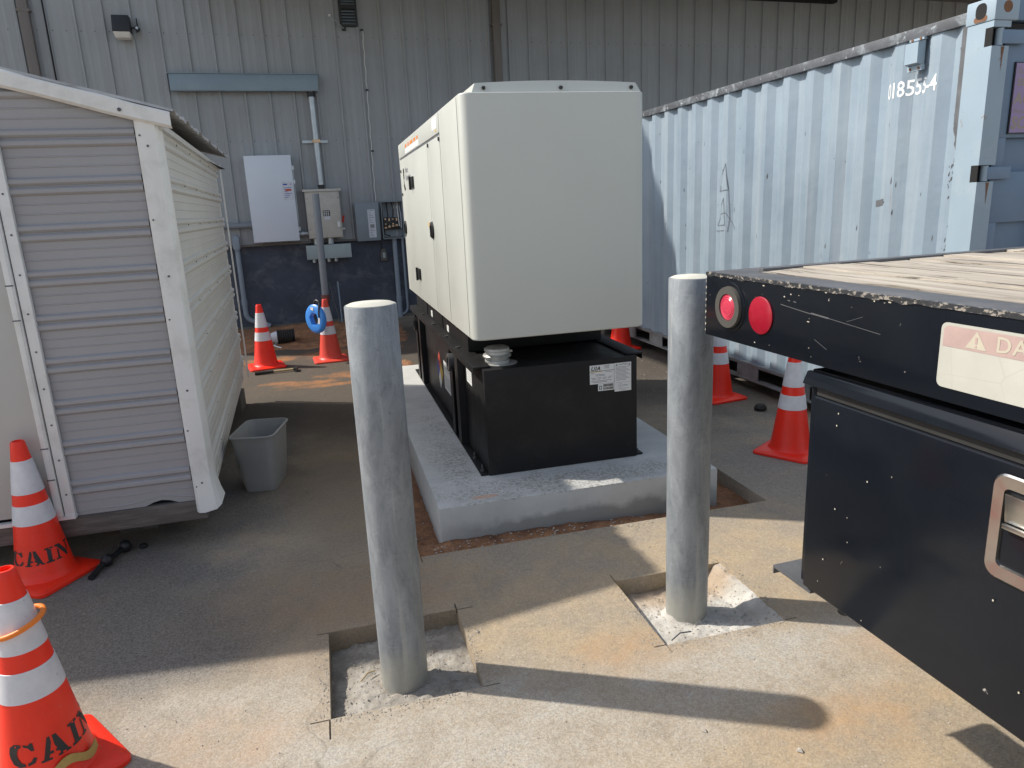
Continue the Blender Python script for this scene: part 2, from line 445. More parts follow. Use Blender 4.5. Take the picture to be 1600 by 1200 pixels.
N.l(gv, add.inputs[0]); N.l(cmb.outputs[0], add.inputs[1])
g = N.noise(1.0, 7, .65, add.outputs[0], .8)
c = N.mix(N.ramp(g, [(.30, 0.0), (.62, 1.0)]), (.215, .185, .15), (.47, .425, .36))
c = N.mix(N.math('MULTIPLY', oi.outputs['Random'], .35), c, (.46, .40, .32))
c = N.mix(N.ramp(N.noise(1.0, 7, .7, N.map(scale=(34, 1.6, 34)), .3), [(.565, 0.0), (.60, .9)]), c, (.085, .068, .052))
N.l(c, b.inputs['Base Color'])
b.inputs['Roughness'].default_value = .9
N.bump(g, .6, .008, b)
M['plank'] = m
M['lens_pink'] = paint("red_lens_bright", (.52, .045, .085), .25, 0, .05, 20)
M['lens_red'] = paint("red_reflector", (.31, .008, .024), .22, 0, .08, 60)
M['grommet'] = paint("grey_rubber_grommet", (.065, .062, .055), .6, 0, .1, 10)
m, nt, b = newmat("faded_danger_sign")
N = NT(nt)
c = N.mix(N.ramp(N.noise(6, 6, .6), [(.3, 0.0), (.7, 1.0)]), (.40, .40, .355), (.48, .475, .425))
crk = N.voro(9, N.map(scale=(1, 1, 1)), 'DISTANCE_TO_EDGE').outputs['Distance']
c = N.mix(N.math('MULTIPLY', N.ramp(crk, [(.006, 1.0), (.016, 0.0)]), .4), c, (.38, .37, .32))
N.l(c, b.inputs['Base Color'])
b.inputs['Roughness'].default_value = .5
M['sign'] = m
M['sign_pink'] = paint("faded_pink_print", (.43, .31, .285), .5, 0, .10, 14)
M['sign_cream'] = paint("cream_print", (.48, .44, .355), .5, 0, .06, 14)
M['chrome'] = paint("polished_stainless", (.62, .60, .56), .24, 1.0, .08, 6)
M['chrome_dull'] = paint("dull_stainless", (.42, .40, .36), .32, 1.0, .1, 8)

M['bin'] = paint("grey_bin_plastic", (.305, .31, .305), .5, 0, .06, 3, dirt=(.28, .26, .23), dirtamt=.35)
M['fish_blue'] = paint("blue_reel_plastic", (.045, .26, .76), .38, 0, .08, 4)
M['hoop_orange'] = paint("orange_hose", (.88, .22, .02), .45, 0, .05, 9)
M['strap'] = paint("tan_strap", (.46, .32, .10), .8, 0, .2, 16)
M['hickory'] = paint("hammer_shaft", (.42, .32, .17), .6, 0, .15, 12)
M['steel_dark'] = paint("dark_forged_steel", (.10, .10, .10), .5, .5, .2, 12)
M['stone'] = paint("loose_stone", (.36, .33, .29), .9, 0, .3, 30)
M['cut_black'] = paint("saw_cut", (.035, .032, .030), .95, 0, .2, 30)

# ------------------------------------------------------------------ mesh builder and object helpers
class MB:
    def __init__(self, xf=None):
        self.v, self.f, self.xf = [], [], xf
    def add(self, vs, fs):
        o = len(self.v)
        for p in vs:
            p = Vector(p)
            self.v.append(self.xf @ p if self.xf else p)
        self.f += [tuple(i + o for i in f) for f in fs]
        return self
    def box(self, x0, x1, y0, y1, z0, z1):
        vs = [(x, y, z) for z in (z0, z1) for y in (y0, y1) for x in (x0, x1)]
        return self.add(vs, [(0, 2, 3, 1), (4, 5, 7, 6), (0, 1, 5, 4), (2, 6, 7, 3), (0, 4, 6, 2), (1, 3, 7, 5)])
    def hexa(self, p):
        """8 points: bottom 4 (ccw), top 4."""
        return self.add(p, [(3, 2, 1, 0), (4, 5, 6, 7), (0, 1, 5, 4), (1, 2, 6, 5), (2, 3, 7, 6), (3, 0, 4, 7)])
    def cyl(self, a, b, r, r2=None, n=16, caps=True):
        a, b = Vector(a), Vector(b)
        r2 = r if r2 is None else r2
        d = (b - a).normalized()
        u = d.orthogonal().normalized()
        q = d.cross(u)
        vs, fs = [], []
        for k, (c, rr) in enumerate(((a, r), (b, r2))):
            for i in range(n):
                t = 2 * pi * i / n
                vs.append(c + u * (cos(t) * rr) + q * (sin(t) * rr))
        for i in range(n):
            j = (i + 1) % n
            fs.append((i, j, n + j, n + i))
        if caps:
            fs += [tuple(range(n - 1, -1, -1)), tuple(range(n, 2 * n))]
        return self.add(vs, fs)
    def tube(self, pts, r, n=10, closed=False):
        pts = [Vector(p) for p in pts]
        vs, fs = [], []
        m = len(pts)
        up = None
        for i, p in enumerate(pts):
            a = pts[(i - 1) % m] if (closed or i > 0) else p
            c = pts[(i + 1) % m] if (closed or i < m - 1) else p
            d = (c - a).normalized()
            if up is None:
                up = d.orthogonal().normalized()
            up = (up - d * up.dot(d)).normalized()
            q = d.cross(up)
            for k in range(n):
                t = 2 * pi * k / n
                vs.append(p + up * (cos(t) * r) + q * (sin(t) * r))
        for i in range(m if closed else m - 1):
            o, o2 = i * n, ((i + 1) % m) * n
            for k in range(n):
                j = (k + 1) % n
                fs.append((o + k, o + j, o2 + j, o2 + k))
        if not closed:
            fs += [tuple(range(n - 1, -1, -1)), tuple(range((m - 1) * n, m * n))]
        return self.add(vs, fs)
    def lathe(self, prof, n=24, c=(0, 0, 0), cap0=True, cap1=True):
        vs, fs = [], []
        for r, z in prof:
            for i in range(n):
                t = 2 * pi * i / n
                vs.append((c[0] + r * cos(t), c[1] + r * sin(t), c[2] + z))
        for k in range(len(prof) - 1):
            for i in range(n):
                j = (i + 1) % n
                fs.append((k * n + i, k * n + j, (k + 1) * n + j, (k + 1) * n + i))
        if cap0:
            fs.append(tuple(range(n - 1, -1, -1)))
        if cap1:
            o = (len(prof) - 1) * n
            fs.append(tuple(range(o, o + n)))
        return self.add(vs, fs)
    def prism(self, poly, f0, f1):
        """poly of 2D points; f0/f1 map (u,v)->3D for the two ends."""
        n = len(poly)
        vs = [f0(*p) for p in poly] + [f1(*p) for p in poly]
        fs = [tuple(range(n - 1, -1, -1)), tuple(range(n, 2 * n))]
        fs += [(i, (i + 1) % n, n + (i + 1) % n, n + i) for i in range(n)]
        return self.add(vs, fs)
    def sheet(self, prof, f0, f1):
        """open profile of 2D points swept between two mappings (single skin)."""
        n = len(prof)
        vs = [f0(*p) for p in prof] + [f1(*p) for p in prof]
        return self.add(vs, [(i, i + 1, n + i + 1, n + i) for i in range(n - 1)])

def rrect(x0, x1, y0, y1, r, n=5):
    out = []
    for cx, cy, a in ((x1 - r, y0 + r, -90), (x1 - r, y1 - r, 0), (x0 + r, y1 - r, 90), (x0 + r, y0 + r, 180)):
        for i in range(n + 1):
            t = rad(a + 90 * i / n)
            out.append((cx + r * cos(t), cy + r * sin(t)))
    return out

MATS = {}          # object name -> world matrix, kept by hand
def mesh(name, mb, mat, inv=None, bev=0.0, seg=2, smooth=35, recalc=True):
    me = bpy.data.meshes.new(name)
    vs = [inv @ p for p in mb.v] if inv else mb.v
    me.from_pydata([tuple(p) for p in vs], [], mb.f)
    bm = bmesh.new()
    bm.from_mesh(me)
    if recalc:
        bmesh.ops.recalc_face_normals(bm, faces=bm.faces)
    if bev:
        ed = [e for e in bm.edges if len(e.link_faces) == 2 and e.calc_face_angle(0) > .6]
        bmesh.ops.bevel(bm, geom=ed, offset=bev, segments=seg, affect='EDGES', profile=.6, clamp_overlap=True)
    bm.to_mesh(me)
    bm.free()
    me.materials.append(mat if not isinstance(mat, str) else M[mat])
    if smooth:
        me.polygons.foreach_set('use_smooth', [True] * len(me.polygons))
        me.set_sharp_from_angle(angle=rad(smooth))
    me.update()
    return me

def props(o, label=None, cat=None, group=None, kind=None):
    if label: o['label'] = label
    if cat: o['category'] = cat
    if group: o['group'] = group
    if kind: o['kind'] = kind
    return o

def root(name, loc, label, cat, rz=0.0, group=None):
    o = bpy.data.objects.new(name, None)
    COL.objects.link(o)
    o.empty_display_size = .1
    o.location = loc
    o.rotation_euler = (0, 0, rz)
    MATS[o.name] = Matrix.Translation(loc) @ Matrix.Rotation(rz, 4, 'Z')
    return props(o, label, cat, group)

def part(name, mb, mat, parent, label=None, bev=0.0, seg=2, smooth=35, kind=None, recalc=True):
    inv = MATS[parent.name].inverted()
    me = mesh(name, mb, mat, inv, bev, seg, smooth, recalc)
    o = bpy.data.objects.new(name, me)
    COL.objects.link(o)
    o.parent = parent
    MATS[o.name] = MATS[parent.name]
    props(o, label, kind=kind)
    return o

def solo(name, mb, mat, loc, label=None, cat=None, group=None, kind=None, bev=0.0, smooth=35, rz=0.0, recalc=True):
    Mx = Matrix.Translation(loc) @ Matrix.Rotation(rz, 4, 'Z')
    me = mesh(name, mb, mat, Mx.inverted(), bev, 2, smooth, recalc)
    o = bpy.data.objects.new(name, me)
    COL.objects.link(o)
    o.location = loc
    o.rotation_euler = (0, 0, rz)
    MATS[o.name] = Mx
    return props(o, label, cat, group, kind)

def text_geo(s, size, shear=0.0, offset=0.0, space=1.0):
    """Outline of a line of text as flat (verts, faces), left aligned on the baseline."""
    cu = bpy.data.curves.new("t", 'FONT')
    cu.body = s
    cu.size = size
    cu.shear = shear
    cu.offset = offset
    cu.space_character = space
    cu.resolution_u = 3
    ob = bpy.data.objects.new("t", cu)
    COL.objects.link(ob)
    bpy.context.view_layer.update()
    me = bpy.data.meshes.new_from_object(ob.evaluated_get(bpy.context.evaluated_depsgraph_get()))
    vs = [tuple(v.co) for v in me.vertices]
    fs = [tuple(p.vertices) for p in me.polygons]
    bpy.data.objects.remove(ob)
    bpy.data.meshes.remove(me)
    bpy.data.curves.remove(cu)
    return vs, fs

def flat_print(mb, vs, fs, o, u, v, n=None, lift=0.0):
    """place flat 2D geometry at o with axes u, v, lifted along n."""
    o, u, v = Vector(o), Vector(u), Vector(v)
    n = Vector(n) if n else u.cross(v).normalized()
    mb.add([o + u * p[0] + v * p[1] + n * lift for p in vs], fs)

def quad(mb, o, u, v, x0, x1, y0, y1, n, lift):
    flat_print(mb, [(x0, y0), (x1, y0), (x1, y1), (x0, y1)], [(0, 1, 2, 3)], o, u, v, n, lift)

# ------------------------------------------------------------------ SETTING: ground with cut-outs
P1 = (-.143, .411, 2.252, 2.803)      # saw-cut pit round the left bollard
P2 = (1.155, 1.702, 2.272, 2.795)     # pit round the right bollard
TR = (.32, 2.335, 3.345, 7.55)        # trench round the pad
holes = [(*P1, -.13), (*P2, -.14), (*TR, -.16)]
K = .006
slots = [(P1[0] - K, P1[0], 2.15, 2.252), (P1[0] - .07, P1[0], P1[2] - K, P1[2]), (P1[0] - .05, P1[0], P1[3] - K, P1[3]),
         (P1[1], P1[1] + .07, P1[3] - K, P1[3]), (P1[1] - K, P1[1], P1[3], P1[3] + .05), (P1[1], P1[1] + .06, P1[2], P1[2] + K),
         (P2[0], P2[0] + K, P2[3], P2[3] + .06), (P2[1] - K, P2[1], P2[3], P2[3] + .03), (P2[0] - .05, P2[0], P2[2], P2[2] + K), (P2[0], P2[0] + K, P2[2] - .05, P2[2]),
         (P2[1], P2[1] + .05, P2[2], P2[2] + K), (TR[0], TR[0] + K, TR[2] - .06, TR[2]), (TR[0] - .05, TR[0], TR[2], TR[2] + K)]
regions = holes + [(*s, -.02) for s in slots]
xs = sorted({v for r in regions for v in r[:2]} | {-40, -6, -3, -1.5, 4, 8, 40})
ys = sorted({v for r in regions for v in r[2:4]} | {-30, -4, 0, 1, 9, 13, 40})
def depth(cx, cy):
    for x0, x1, y0, y1, d in regions:
        if x0 < cx < x1 and y0 < cy < y1:
            return d
    return 0.0
gm = MB()
nx, ny = len(xs) - 1, len(ys) - 1
D = [[depth((xs[i] + xs[i + 1]) / 2, (ys[j] + ys[j + 1]) / 2) for j in range(ny)] for i in range(nx)]
for i in range(nx):
    for j in range(ny):
        z = D[i][j]
        gm.add([(xs[i], ys[j], z), (xs[i + 1], ys[j], z), (xs[i + 1], ys[j + 1], z), (xs[i], ys[j + 1], z)], [(0, 1, 2, 3)])
        if i + 1 < nx and D[i + 1][j] != z:
            a, b_ = sorted((z, D[i + 1][j]))
            q = [(xs[i + 1], ys[j], a), (xs[i + 1], ys[j + 1], a), (xs[i + 1], ys[j + 1], b_), (xs[i + 1], ys[j], b_)]
            gm.add(q if D[i + 1][j] > z else q[::-1], [(3, 2, 1, 0)])
        if j + 1 < ny and D[i][j + 1] != z:
            a, b_ = sorted((z, D[i][j + 1]))
            q = [(xs[i], ys[j + 1], a), (xs[i + 1], ys[j + 1], a), (xs[i + 1], ys[j + 1], b_), (xs[i], ys[j + 1], b_)]
            gm.add(q if D[i][j + 1] > z else q[::-1], [(0, 1, 2, 3)])
solo("ground", gm, 'asphalt', (0, 0, 0), "worn dusty asphalt yard with saw-cut pits", kind='structure', smooth=0, recalc=False)

def bumpy(name, x0, x1, y0, y1, zf, mat, n=40, amp=.012, freq=22, label=None, seed=0.0):
    mb = MB()
    nx_ = max(4, int(n * (x1 - x0) / max(x1 - x0, y1 - y0)))
    ny_ = max(4, int(n * (y1 - y0) / max(x1 - x0, y1 - y0)))
    vs = []
    for j in range(ny_ + 1):
        for i in range(nx_ + 1):
            x, y = x0 + (x1 - x0) * i / nx_, y0 + (y1 - y0) * j / ny_
            q = Vector((x * freq + seed, y * freq, seed))
            z = zf(x, y) + amp * (noise.noise(q) + .5 * noise.noise(q * 2.3) + .3 * noise.noise(q * 5.1))
            vs.append((x, y, z))
    fs = [(j * (nx_ + 1) + i, j * (nx_ + 1) + i + 1, (j + 1) * (nx_ + 1) + i + 1, (j + 1) * (nx_ + 1) + i) for j in range(ny_) for i in range(nx_)]
    mb.add(vs, fs)
    return solo(name, mb, mat, ((x0 + x1) / 2, (y0 + y1) / 2, -.1) if False else (0, 0, 0), label, kind='structure', smooth=80)

E_ = .001
def f1(x, y):
    t = min(1, max(0, (y - P1[2]) / (P1[3] - P1[2])))
    return -.028 - .052 * t ** .8 - .018 * max(0, (-.02 - x) / .12)
def f2(x, y):
    t = min(1, max(0, (y - P2[2]) / (P2[3] - P2[2])))
    z = -.026 - .058 * t ** .7
    q = min(1, max(0, (x - 1.60 - .02 * (1 - t)) / .075))
    return z + q * (-.004 - z)
bumpy("pit_floor", P1[0] + E_, P1[1] - E_, P1[2] + E_, P1[3] - E_, f1, 'pit', 60, .010, 24, "rough grey concrete floor of the left saw-cut pit")
bumpy("pit_floor", P2[0] + E_, P2[1] - E_, P2[2] + E_, P2[3] - E_, f2, 'pit_white', 60, .007, 24, "whitish concrete floor of the right saw-cut pit", 9.0)
def ft(x, y):
    z = -.085
    if y < 3.52: return -.016 - .03 * min(1, max(0, (x - 1.0) / .7)) - .10 * max(0, (x - 2.05) / .28)
    if x < .46: z += .03
    if y > 7.1: z += .10
    return z
bumpy("trench_soil", TR[0] + E_, TR[1] - E_, TR[2] + E_, TR[3] - E_, ft, 'soil', 110, .018, 14, "red clay soil in the trench around the concrete pad")
def mound(x, y):
    a = math.exp(-((x + .35) / .75) ** 2 - ((y - 10.9) / .55) ** 2) * .14
    b_ = math.exp(-((x - .55) / .35) ** 2 - ((y - 10.2) / .8) ** 2) * .07
    edge = min(1, max(0, min((x + 1.9) / .5, (1.25 - x) / .4, (y - 9.4) / .5)))
    return -.03 + (a + b_ + .045) * edge
bumpy("clay_heap", -1.9, 1.25, 9.3, 11.86, mound, 'soil', 70, .02, 5, "loose red clay spread along the foot of the warehouse wall")
def mound2(x, y):
    e = min(1, max(0, min((x - .25) / .15, (.95 - x) / .15, (y - 7.55) / .15, (8.5 - y) / .3)))
    return -.03 + .06 * e
bumpy("clay_heap", .25, .95, 7.56, 8.5, mound2, 'soil', 40, .02, 8, "loose red clay behind the concrete pad")

# ------------------------------------------------------------------ WAREHOUSE
WA = .057
MW = Matrix.Translation((0, 11.93, 0)) @ Matrix.Rotation(WA, 4, 'Z')
def W(s, off, z):
    return MW @ Vector((s, off, z))
bld = root("warehouse", W(0, 0, 0), "long grey ribbed metal warehouse wall behind the yard with a dark painted base", "building", WA)
PITCHR = .345
ribs = [(0, 0), (.010, -.004), (.018, -.030), (.046, -.030), (.054, -.004), (.062, 0), (.135, 0), (.142, -.0022), (.156, -.0022), (.163, 0),
        (.238, 0), (.245, -.0022), (.259, -.0022), (.266, 0)]
TOPW = 5.75
BOT = 1.315
nper = 3
s0 = -.86 - PITCHR * 12 - .035
npan = 20
for k in range(npan):
    a = s0 + k * nper * PITCHR
    prof = []
    for q in range(nper):
        prof += [(a + q * PITCHR + t, d) for t, d in ribs]
    prof.append((a + nper * PITCHR, 0))
    prof.append((a + nper * PITCHR + .009, -.0035))
    mb = MB(MW)
    mb.sheet(prof, lambda u, v: (u, v - .0012 * (k % 2), BOT), lambda u, v: (u, v - .0012 * (k % 2), TOPW))
    part("wall_panel", mb, 'siding', bld, smooth=20)
sW0, sW1 = s0, s0 + npan * nper * PITCHR
mb = MB(MW)
mb.box(sW0, sW1, .03, .25, -.2, 1.36)
part("foundation_wall", mb, 'foundation', bld)
mb = MB(MW)
mb.box(sW0, sW1, -.03, .0295, -.2, .045)
part("footing", mb, 'block', bld, bev=.006)
mb = MB(MW)
mb.box(sW0, sW1, .06, .20, 1.362, TOPW)
part("wall_core", mb, 'soffit', bld)
mb = MB(MW)
mb.box(sW0, sW1, -.034, .03, 1.292, 1.314)
mb.box(sW0, sW1, -.040, -.034, 1.285, 1.306)
part("base_flashing", mb, 'siding_warm', bld)
# screws of the siding along two girts
mb = MB(MW)
for zz in (4.30, 2.83):
    s = s0 + .035 + .05
    while s < sW1:
        for ds in (0, .165):
            mb.cyl((s + ds, -.001, zz), (s + ds, -.009, zz), .008, .006, 6)
        s += PITCHR
part("siding_screw", mb, 'grime', bld, kind='stuff')
# deep roof overhang that shades the wall
mb = MB(MW)
mb.box(-1.45, sW1, -2.86, -.04, 5.20, 5.34)
part("canopy", mb, 'soffit', bld, bev=.004)
mb = MB(MW)
mb.box(sW0, sW1, -.25, .60, TOPW + .002, TOPW + .12)
part("roof", mb, 'roof_metal', bld, bev=.004)
mb = MB(MW)
mb.box(-1.47, sW1, -3.0, -2.861, 5.18, 5.36)
part("gutter", mb, 'roof_metal', bld, bev=.01)
for s in (-5.4, 3.06, 9.6):
    pass
mb = MB(MW)
mb.box(5.6, 9.6, -.16, -.035, 5.062, 5.15)
part("soffit_beam", mb, 'dark_gap', bld)
# downspouts
def downspout(s, wdt, mat):
    mb = MB(MW)
    mb.prism(rrect(s - wdt / 2, s + wdt / 2, -.13, -.036, .015, 2), lambda u, v: (u, v, .12), lambda u, v: (u, v, 5.19))
    o = part("downspout", mb, mat, bld, smooth=30)
    for z in (1.8, 3.2, 4.5):
        mb = MB(MW)
        mb.box(s - wdt / 2 - .02, s + wdt / 2 + .02, -.134, -.033, z, z + .03)
        part("strap", mb, mat, o)
downspout(-3.505, .125, 'siding_warm')
downspout(3.05, .13, 'siding_warm')
mb = MB(MW)
mb.box(3.135, 3.215, -.045, -.003, BOT + .002, TOPW)
part("panel_joint_trim", mb, 'siding', bld)
mb = MB(MW)
mb.box(-3.292, -3.272, -.036, -.030, BOT + .002, TOPW)
part("panel_seam", mb, 'dark_gap', bld)

# louvred vents
for z0, z1 in ((4.475, 4.685), (4.745, 4.93)):
    mb = MB(MW)
    a, b_ = .640, .845
    mb.box(a - .03, a, -.055, -.002, z0 - .03, z1 + .03)
    mb.box(b_, b_ + .03, -.055, -.002, z0 - .03, z1 + .03)
    mb.box(a, b_, -.055, -.002, z1, z1 + .03)
    mb.box(a, b_, -.055, -.002, z0 - .03, z0)
    mb.box(a, b_, -.012, -.008, z0, z1)
    v = part("vent", mb, 'black', bld)
    for i in range(5):
        zz = z0 + (z1 - z0) * (i + .3) / 5
        mb = MB(MW)
        mb.hexa([(a, -.05, zz - .012), (b_, -.05, zz - .012), (b_, -.014, zz + .016), (a, -.014, zz + .016),
                 (a, -.05, zz - .006), (b_, -.05, zz - .006), (b_, -.014, zz + .022), (a, -.014, zz + .022)])
        part("slat", mb, 'box_grey', v, smooth=0)

# ---------------- things fixed to the wall
def wroot(name, s, z, label, cat, group=None):
    return root(name, W(s, -.04, z), label, cat, WA, group)

t = wroot("wall_light", -2.34, 4.18, "black square wall pack light with pale lens high on the grey siding", "wall light")
mb = MB(MW); mb.hexa([(-2.46, -.26, 4.255), (-2.235, -.26, 4.255), (-2.235, -.04, 4.255), (-2.46, -.04, 4.255), (-2.455, -.20, 4.475), (-2.24, -.20, 4.475), (-2.24, -.04, 4.475), (-2.455, -.04, 4.475)])
part("housing", mb, 'black', t, bev=.012)
mb = MB(MW); mb.hexa([(-2.44, -.20, 4.185), (-2.25, -.20, 4.185), (-2.25, -.06, 4.185), (-2.44, -.06, 4.185), (-2.452, -.252, 4.254), (-2.243, -.252, 4.254), (-2.243, -.045, 4.254), (-2.452, -.045, 4.254)])
part("lens", mb, 'white_plastic', t, bev=.008)
mb = MB(MW)
mb.cyl((-2.235, -.11, 4.33), (-2.18, -.11, 4.33), .012, n=8)
mb.cyl((-2.165, -.04, 4.33), (-2.165, -.13, 4.33), .032, n=12)
mb.cyl((-2.165, -.04, 4.33), (-2.165, -.05, 4.47), .008, n=6)
part("photocell", mb, 'black', t)
mb = MB(MW); mb.cyl((-2.165, -.13, 4.33), (-2.165, -.136, 4.33), .018, n=12)
part("sensor_eye", mb, 'zinc', t)

t = wroot("wireway_hood", -.83, 3.515, "long blue grey metal hood across the siding above the electrical panels", "hood")
mb = MB(MW); mb.hexa([(-1.853, -.17, 3.515), (.183, -.17, 3.515), (.183, -.036, 3.515), (-1.853, -.036, 3.515), (-1.853, -.15, 3.747), (.20, -.15, 3.747), (.20, -.036, 3.747), (-1.853, -.036, 3.747)])
part("body", mb, 'hood_blue', t, bev=.006)
mb = MB(MW); mb.box(-1.87, .215, -.165, -.034, 3.7475, 3.757)
part("lid", mb, 'hood_blue', t)

t = wroot("conduit", .08, 2.09, "shiny vertical steel conduit running down from the blue grey hood", "pipe")
mb = MB(MW); mb.cyl((.082, -.10, 2.16), (.075, -.10, 3.516), .045, n=18); part("pipe", mb, 'zinc', t)
mb = MB(MW); mb.cyl((.082, -.10, 2.145), (.082, -.10, 2.162), .052, n=18); mb.cyl((.082, -.10, 2.098), (.082, -.10, 2.145), .046, n=18); part("connector", mb, 'black', t)
mb = MB(MW); mb.cyl((.076, -.10, 3.44), (.076, -.10, 3.51), .056, n=18); part("coupling", mb, 'black', t)
mb = MB(MW); mb.box(-.128, .255, -.052, -.031, 2.785, 2.825); mb.box(-.128, .255, -.056, -.053, 2.818, 2.825); part("strut", mb, 'zinc', t)
mb = MB(MW); mb.box(.026, .136, -.152, -.148, 2.782, 2.828); mb.box(.024, .030, -.150, -.05, 2.782, 2.828); mb.box(.132, .138, -.150, -.05, 2.782, 2.828); part("clamp", mb, 'copper', t)

# big pale cabinet
t = wroot("transfer_switch", -.66, 1.35, "tall pale blue grey electrical cabinet, the largest on the wall", "electrical cabinet")
mb = MB(MW); mb.box(-.985, -.325, -.21, -.036, 1.352, 2.602); part("cabinet", mb, 'panel_grey', t, bev=.006)
mb = MB(MW); mb.box(-.998, -.330, -.236, -.2115, 1.345, 2.606); d = part("door", mb, 'panel_grey', t, bev=.006)
for z in (2.42, 2.22, 1.52):
    mb = MB(MW); mb.box(-.329, -.300, -.225, -.19, z - .03, z + .03); part("latch", mb, 'zinc', d)
mb = MB(MW); mb.cyl((-.314, -.212, 1.6), (-.314, -.212, 2.4), .006, n=6); part("latch_rod", mb, 'zinc', d)
def wplate(name, s0_, s1_, z0_, z1_, off, mat, parent, label=None):
    mb = MB(MW)
    mb.box(s0_, s1_, off - .0015, off, z0_, z1_)
    return part(name, mb, mat, parent, label)
lb = wplate("label", -.50, -.345, 1.955, 2.225, -.2365, 'label_dirty', d)
mb = MB(MW)
mb.box(-.485, -.425, -.2392, -.2385, 2.172, 2.192)
mb.box(-.375, -.36, -.2392, -.2385, 2.176, 2.190)
for i in range(6):
    mb.box(-.475, -.365 - .03 * (i % 3), -.2392, -.2385, 2.13 - .028 * i, 2.137 - .028 * i)
part("printing", mb, 'ink_blue', lb)
mb = MB(MW)
mb.box(-.46, -.37, -.2398, -.2393, 2.085, 2.115)
part("warning_print", mb, 'ink_red', lb)
mb = MB(MW)
mb.cyl((-.325, -.10, 1.44), (-.19, -.10, 1.44), .038, n=14)
mb.cyl((-.29, -.10, 1.44), (-.25, -.10, 1.44), .052, n=14)
part("nipple", mb, 'zinc', t)
mb = MB(MW)
mb.cyl((-1.75, -.10, 1.605), (-1.02, -.10, 1.605), .044, n=14)
mb.cyl((-1.03, -.10, 1.605), (-.99, -.10, 1.605), .06, n=14)
part("side_conduit", mb, 'pvc', t)

# beige disconnect
t = wroot("disconnect_switch", .07, 1.35, "faded beige switch box with rain hood and red side handle", "switch box")
mb = MB(MW); mb.box(-.185, .333, -.20, -.036, 1.356, 2.072); part("box", mb, 'panel_beige', t, bev=.006)
mb = MB(MW); mb.hexa([(-.215, -.235, 2.062), (.362, -.235, 2.062), (.362, -.034, 2.062), (-.215, -.034, 2.062), (-.215, -.222, 2.098), (.362, -.222, 2.098), (.362, -.034, 2.108), (-.215, -.034, 2.108)])
part("rain_hood", mb, 'panel_beige', t, bev=.003)
mb = MB(MW); mb.box(-.172, .322, -.213, -.2015, 1.366, 2.058); d = part("door", mb, 'panel_beige', t, bev=.004)
n_ = wplate("nameplate", .06, .165, 1.69, 1.775, -.2135, 'black', d)
mb = MB(MW)
for i in range(3):
    for j in range(3):
        mb.box(.070 + .03 * j, .088 + .03 * j, -.2165, -.2155, 1.70 + .024 * i, 1.714 + .024 * i)
part("printing", mb, 'label', n_)
n_ = wplate("sticker", .075, .16, 1.635, 1.683, -.2135, 'label_dirty', d)
mb = MB(MW)
for s in (-.155, .305):
    for z in (1.5, 1.96):
        mb.cyl((s, -.213, z), (s, -.218, z), .008, n=8)
part("screw", mb, 'steel_dark', d, kind='stuff')
mb = MB(MW); mb.box(.262, .30, -.2155, -.2135, 1.52, 1.60); part("hasp_label", mb, 'label', d)
mb = MB(MW)
mb.hexa([(.336, -.19, 1.58), (.362, -.19, 1.58), (.362, -.12, 1.58), (.336, -.12, 1.58), (.356, -.24, 1.69), (.382, -.24, 1.69), (.382, -.20, 1.69), (.356, -.20, 1.69)])
part("lever", mb, 'red', t, bev=.004)
mb = MB(MW); mb.box(.334, .372, -.17, -.13, 1.475, 1.50); part("padlock_hasp", mb, 'zinc', t)
mb = MB(MW)
for s in (-.075, .14):
    mb.cyl((s, -.11, 1.262), (s, -.11, 1.357), .046, n=16)
part("nipple", mb, 'zinc', t)

t = wroot("junction_trough", .09, 1.04, "wide low grey green junction box under the beige switch box", "junction box")
mb = MB(MW); mb.box(-.243, .428, -.19, -.0, 1.048, 1.250); part("box", mb, 'trough_grey', t, bev=.005)
mb = MB(MW); mb.box(-.252, .436, -.203, -.1915, 1.040, 1.256); part("cover", mb, 'trough_grey', t, bev=.004)
mb = MB(MW)
for s in (-.14, .085, .195):
    mb.cyl((s, -.10, .985), (s, -.10, 1.048), .026, n=12); mb.cyl((s, -.10, 1.0), (s, -.10, 1.02), .034, n=8)
part("hub", mb, 'zinc', t)

# open breaker enclosure: cover swung to the left
t = wroot("breaker_box", 1.14, 1.28, "open grey breaker box showing wires, its cover swung to the left", "breaker box")
mb = MB(MW)
a, b_ = .965, 1.315
mb.box(a, b_, -.02, -.005, 1.285, 1.875)
mb.box(a, a + .012, -.15, -.02, 1.285, 1.875)
mb.box(b_ - .012, b_, -.15, -.02, 1.285, 1.875)
mb.box(a + .012, b_ - .012, -.15, -.02, 1.285, 1.297)
mb.box(a + .012, b_ - .012, -.17, -.02, 1.863, 1.880)
part("enclosure", mb, 'box_grey', t)
mb = MB(MW)
mb.box(.555, .925, -.165, -.150, 1.275, 1.868)
mb.box(.555, .567, -.150, -.09, 1.275, 1.868)
mb.box(.567, .925, -.150, -.09, 1.275, 1.287)
mb.box(.567, .925, -.150, -.09, 1.856, 1.868)
d = part("door", mb, 'box_grey', t, bev=.003)
lb = wplate("label", .745, .86, 1.325, 1.76, -.1655, 'label_dirty', d)
mb = MB(MW)
for i in range(16):
    if i in (8, 9, 10): continue
    mb.box(.757, .845 - .018 * ((i * 7) % 4), -.1682, -.1675, 1.738 - .026 * i, 1.745 - .026 * i)
mb.box(.77, .838, -.1682, -.1675, 1.475, 1.53)
part("printing", mb, 'ink_grey', lb)
mb = MB(MW)
mb.box(.985, 1.27, -.075, -.021, 1.43, 1.62)
part("breaker", mb, 'black', t, bev=.004)
mb = MB(MW)
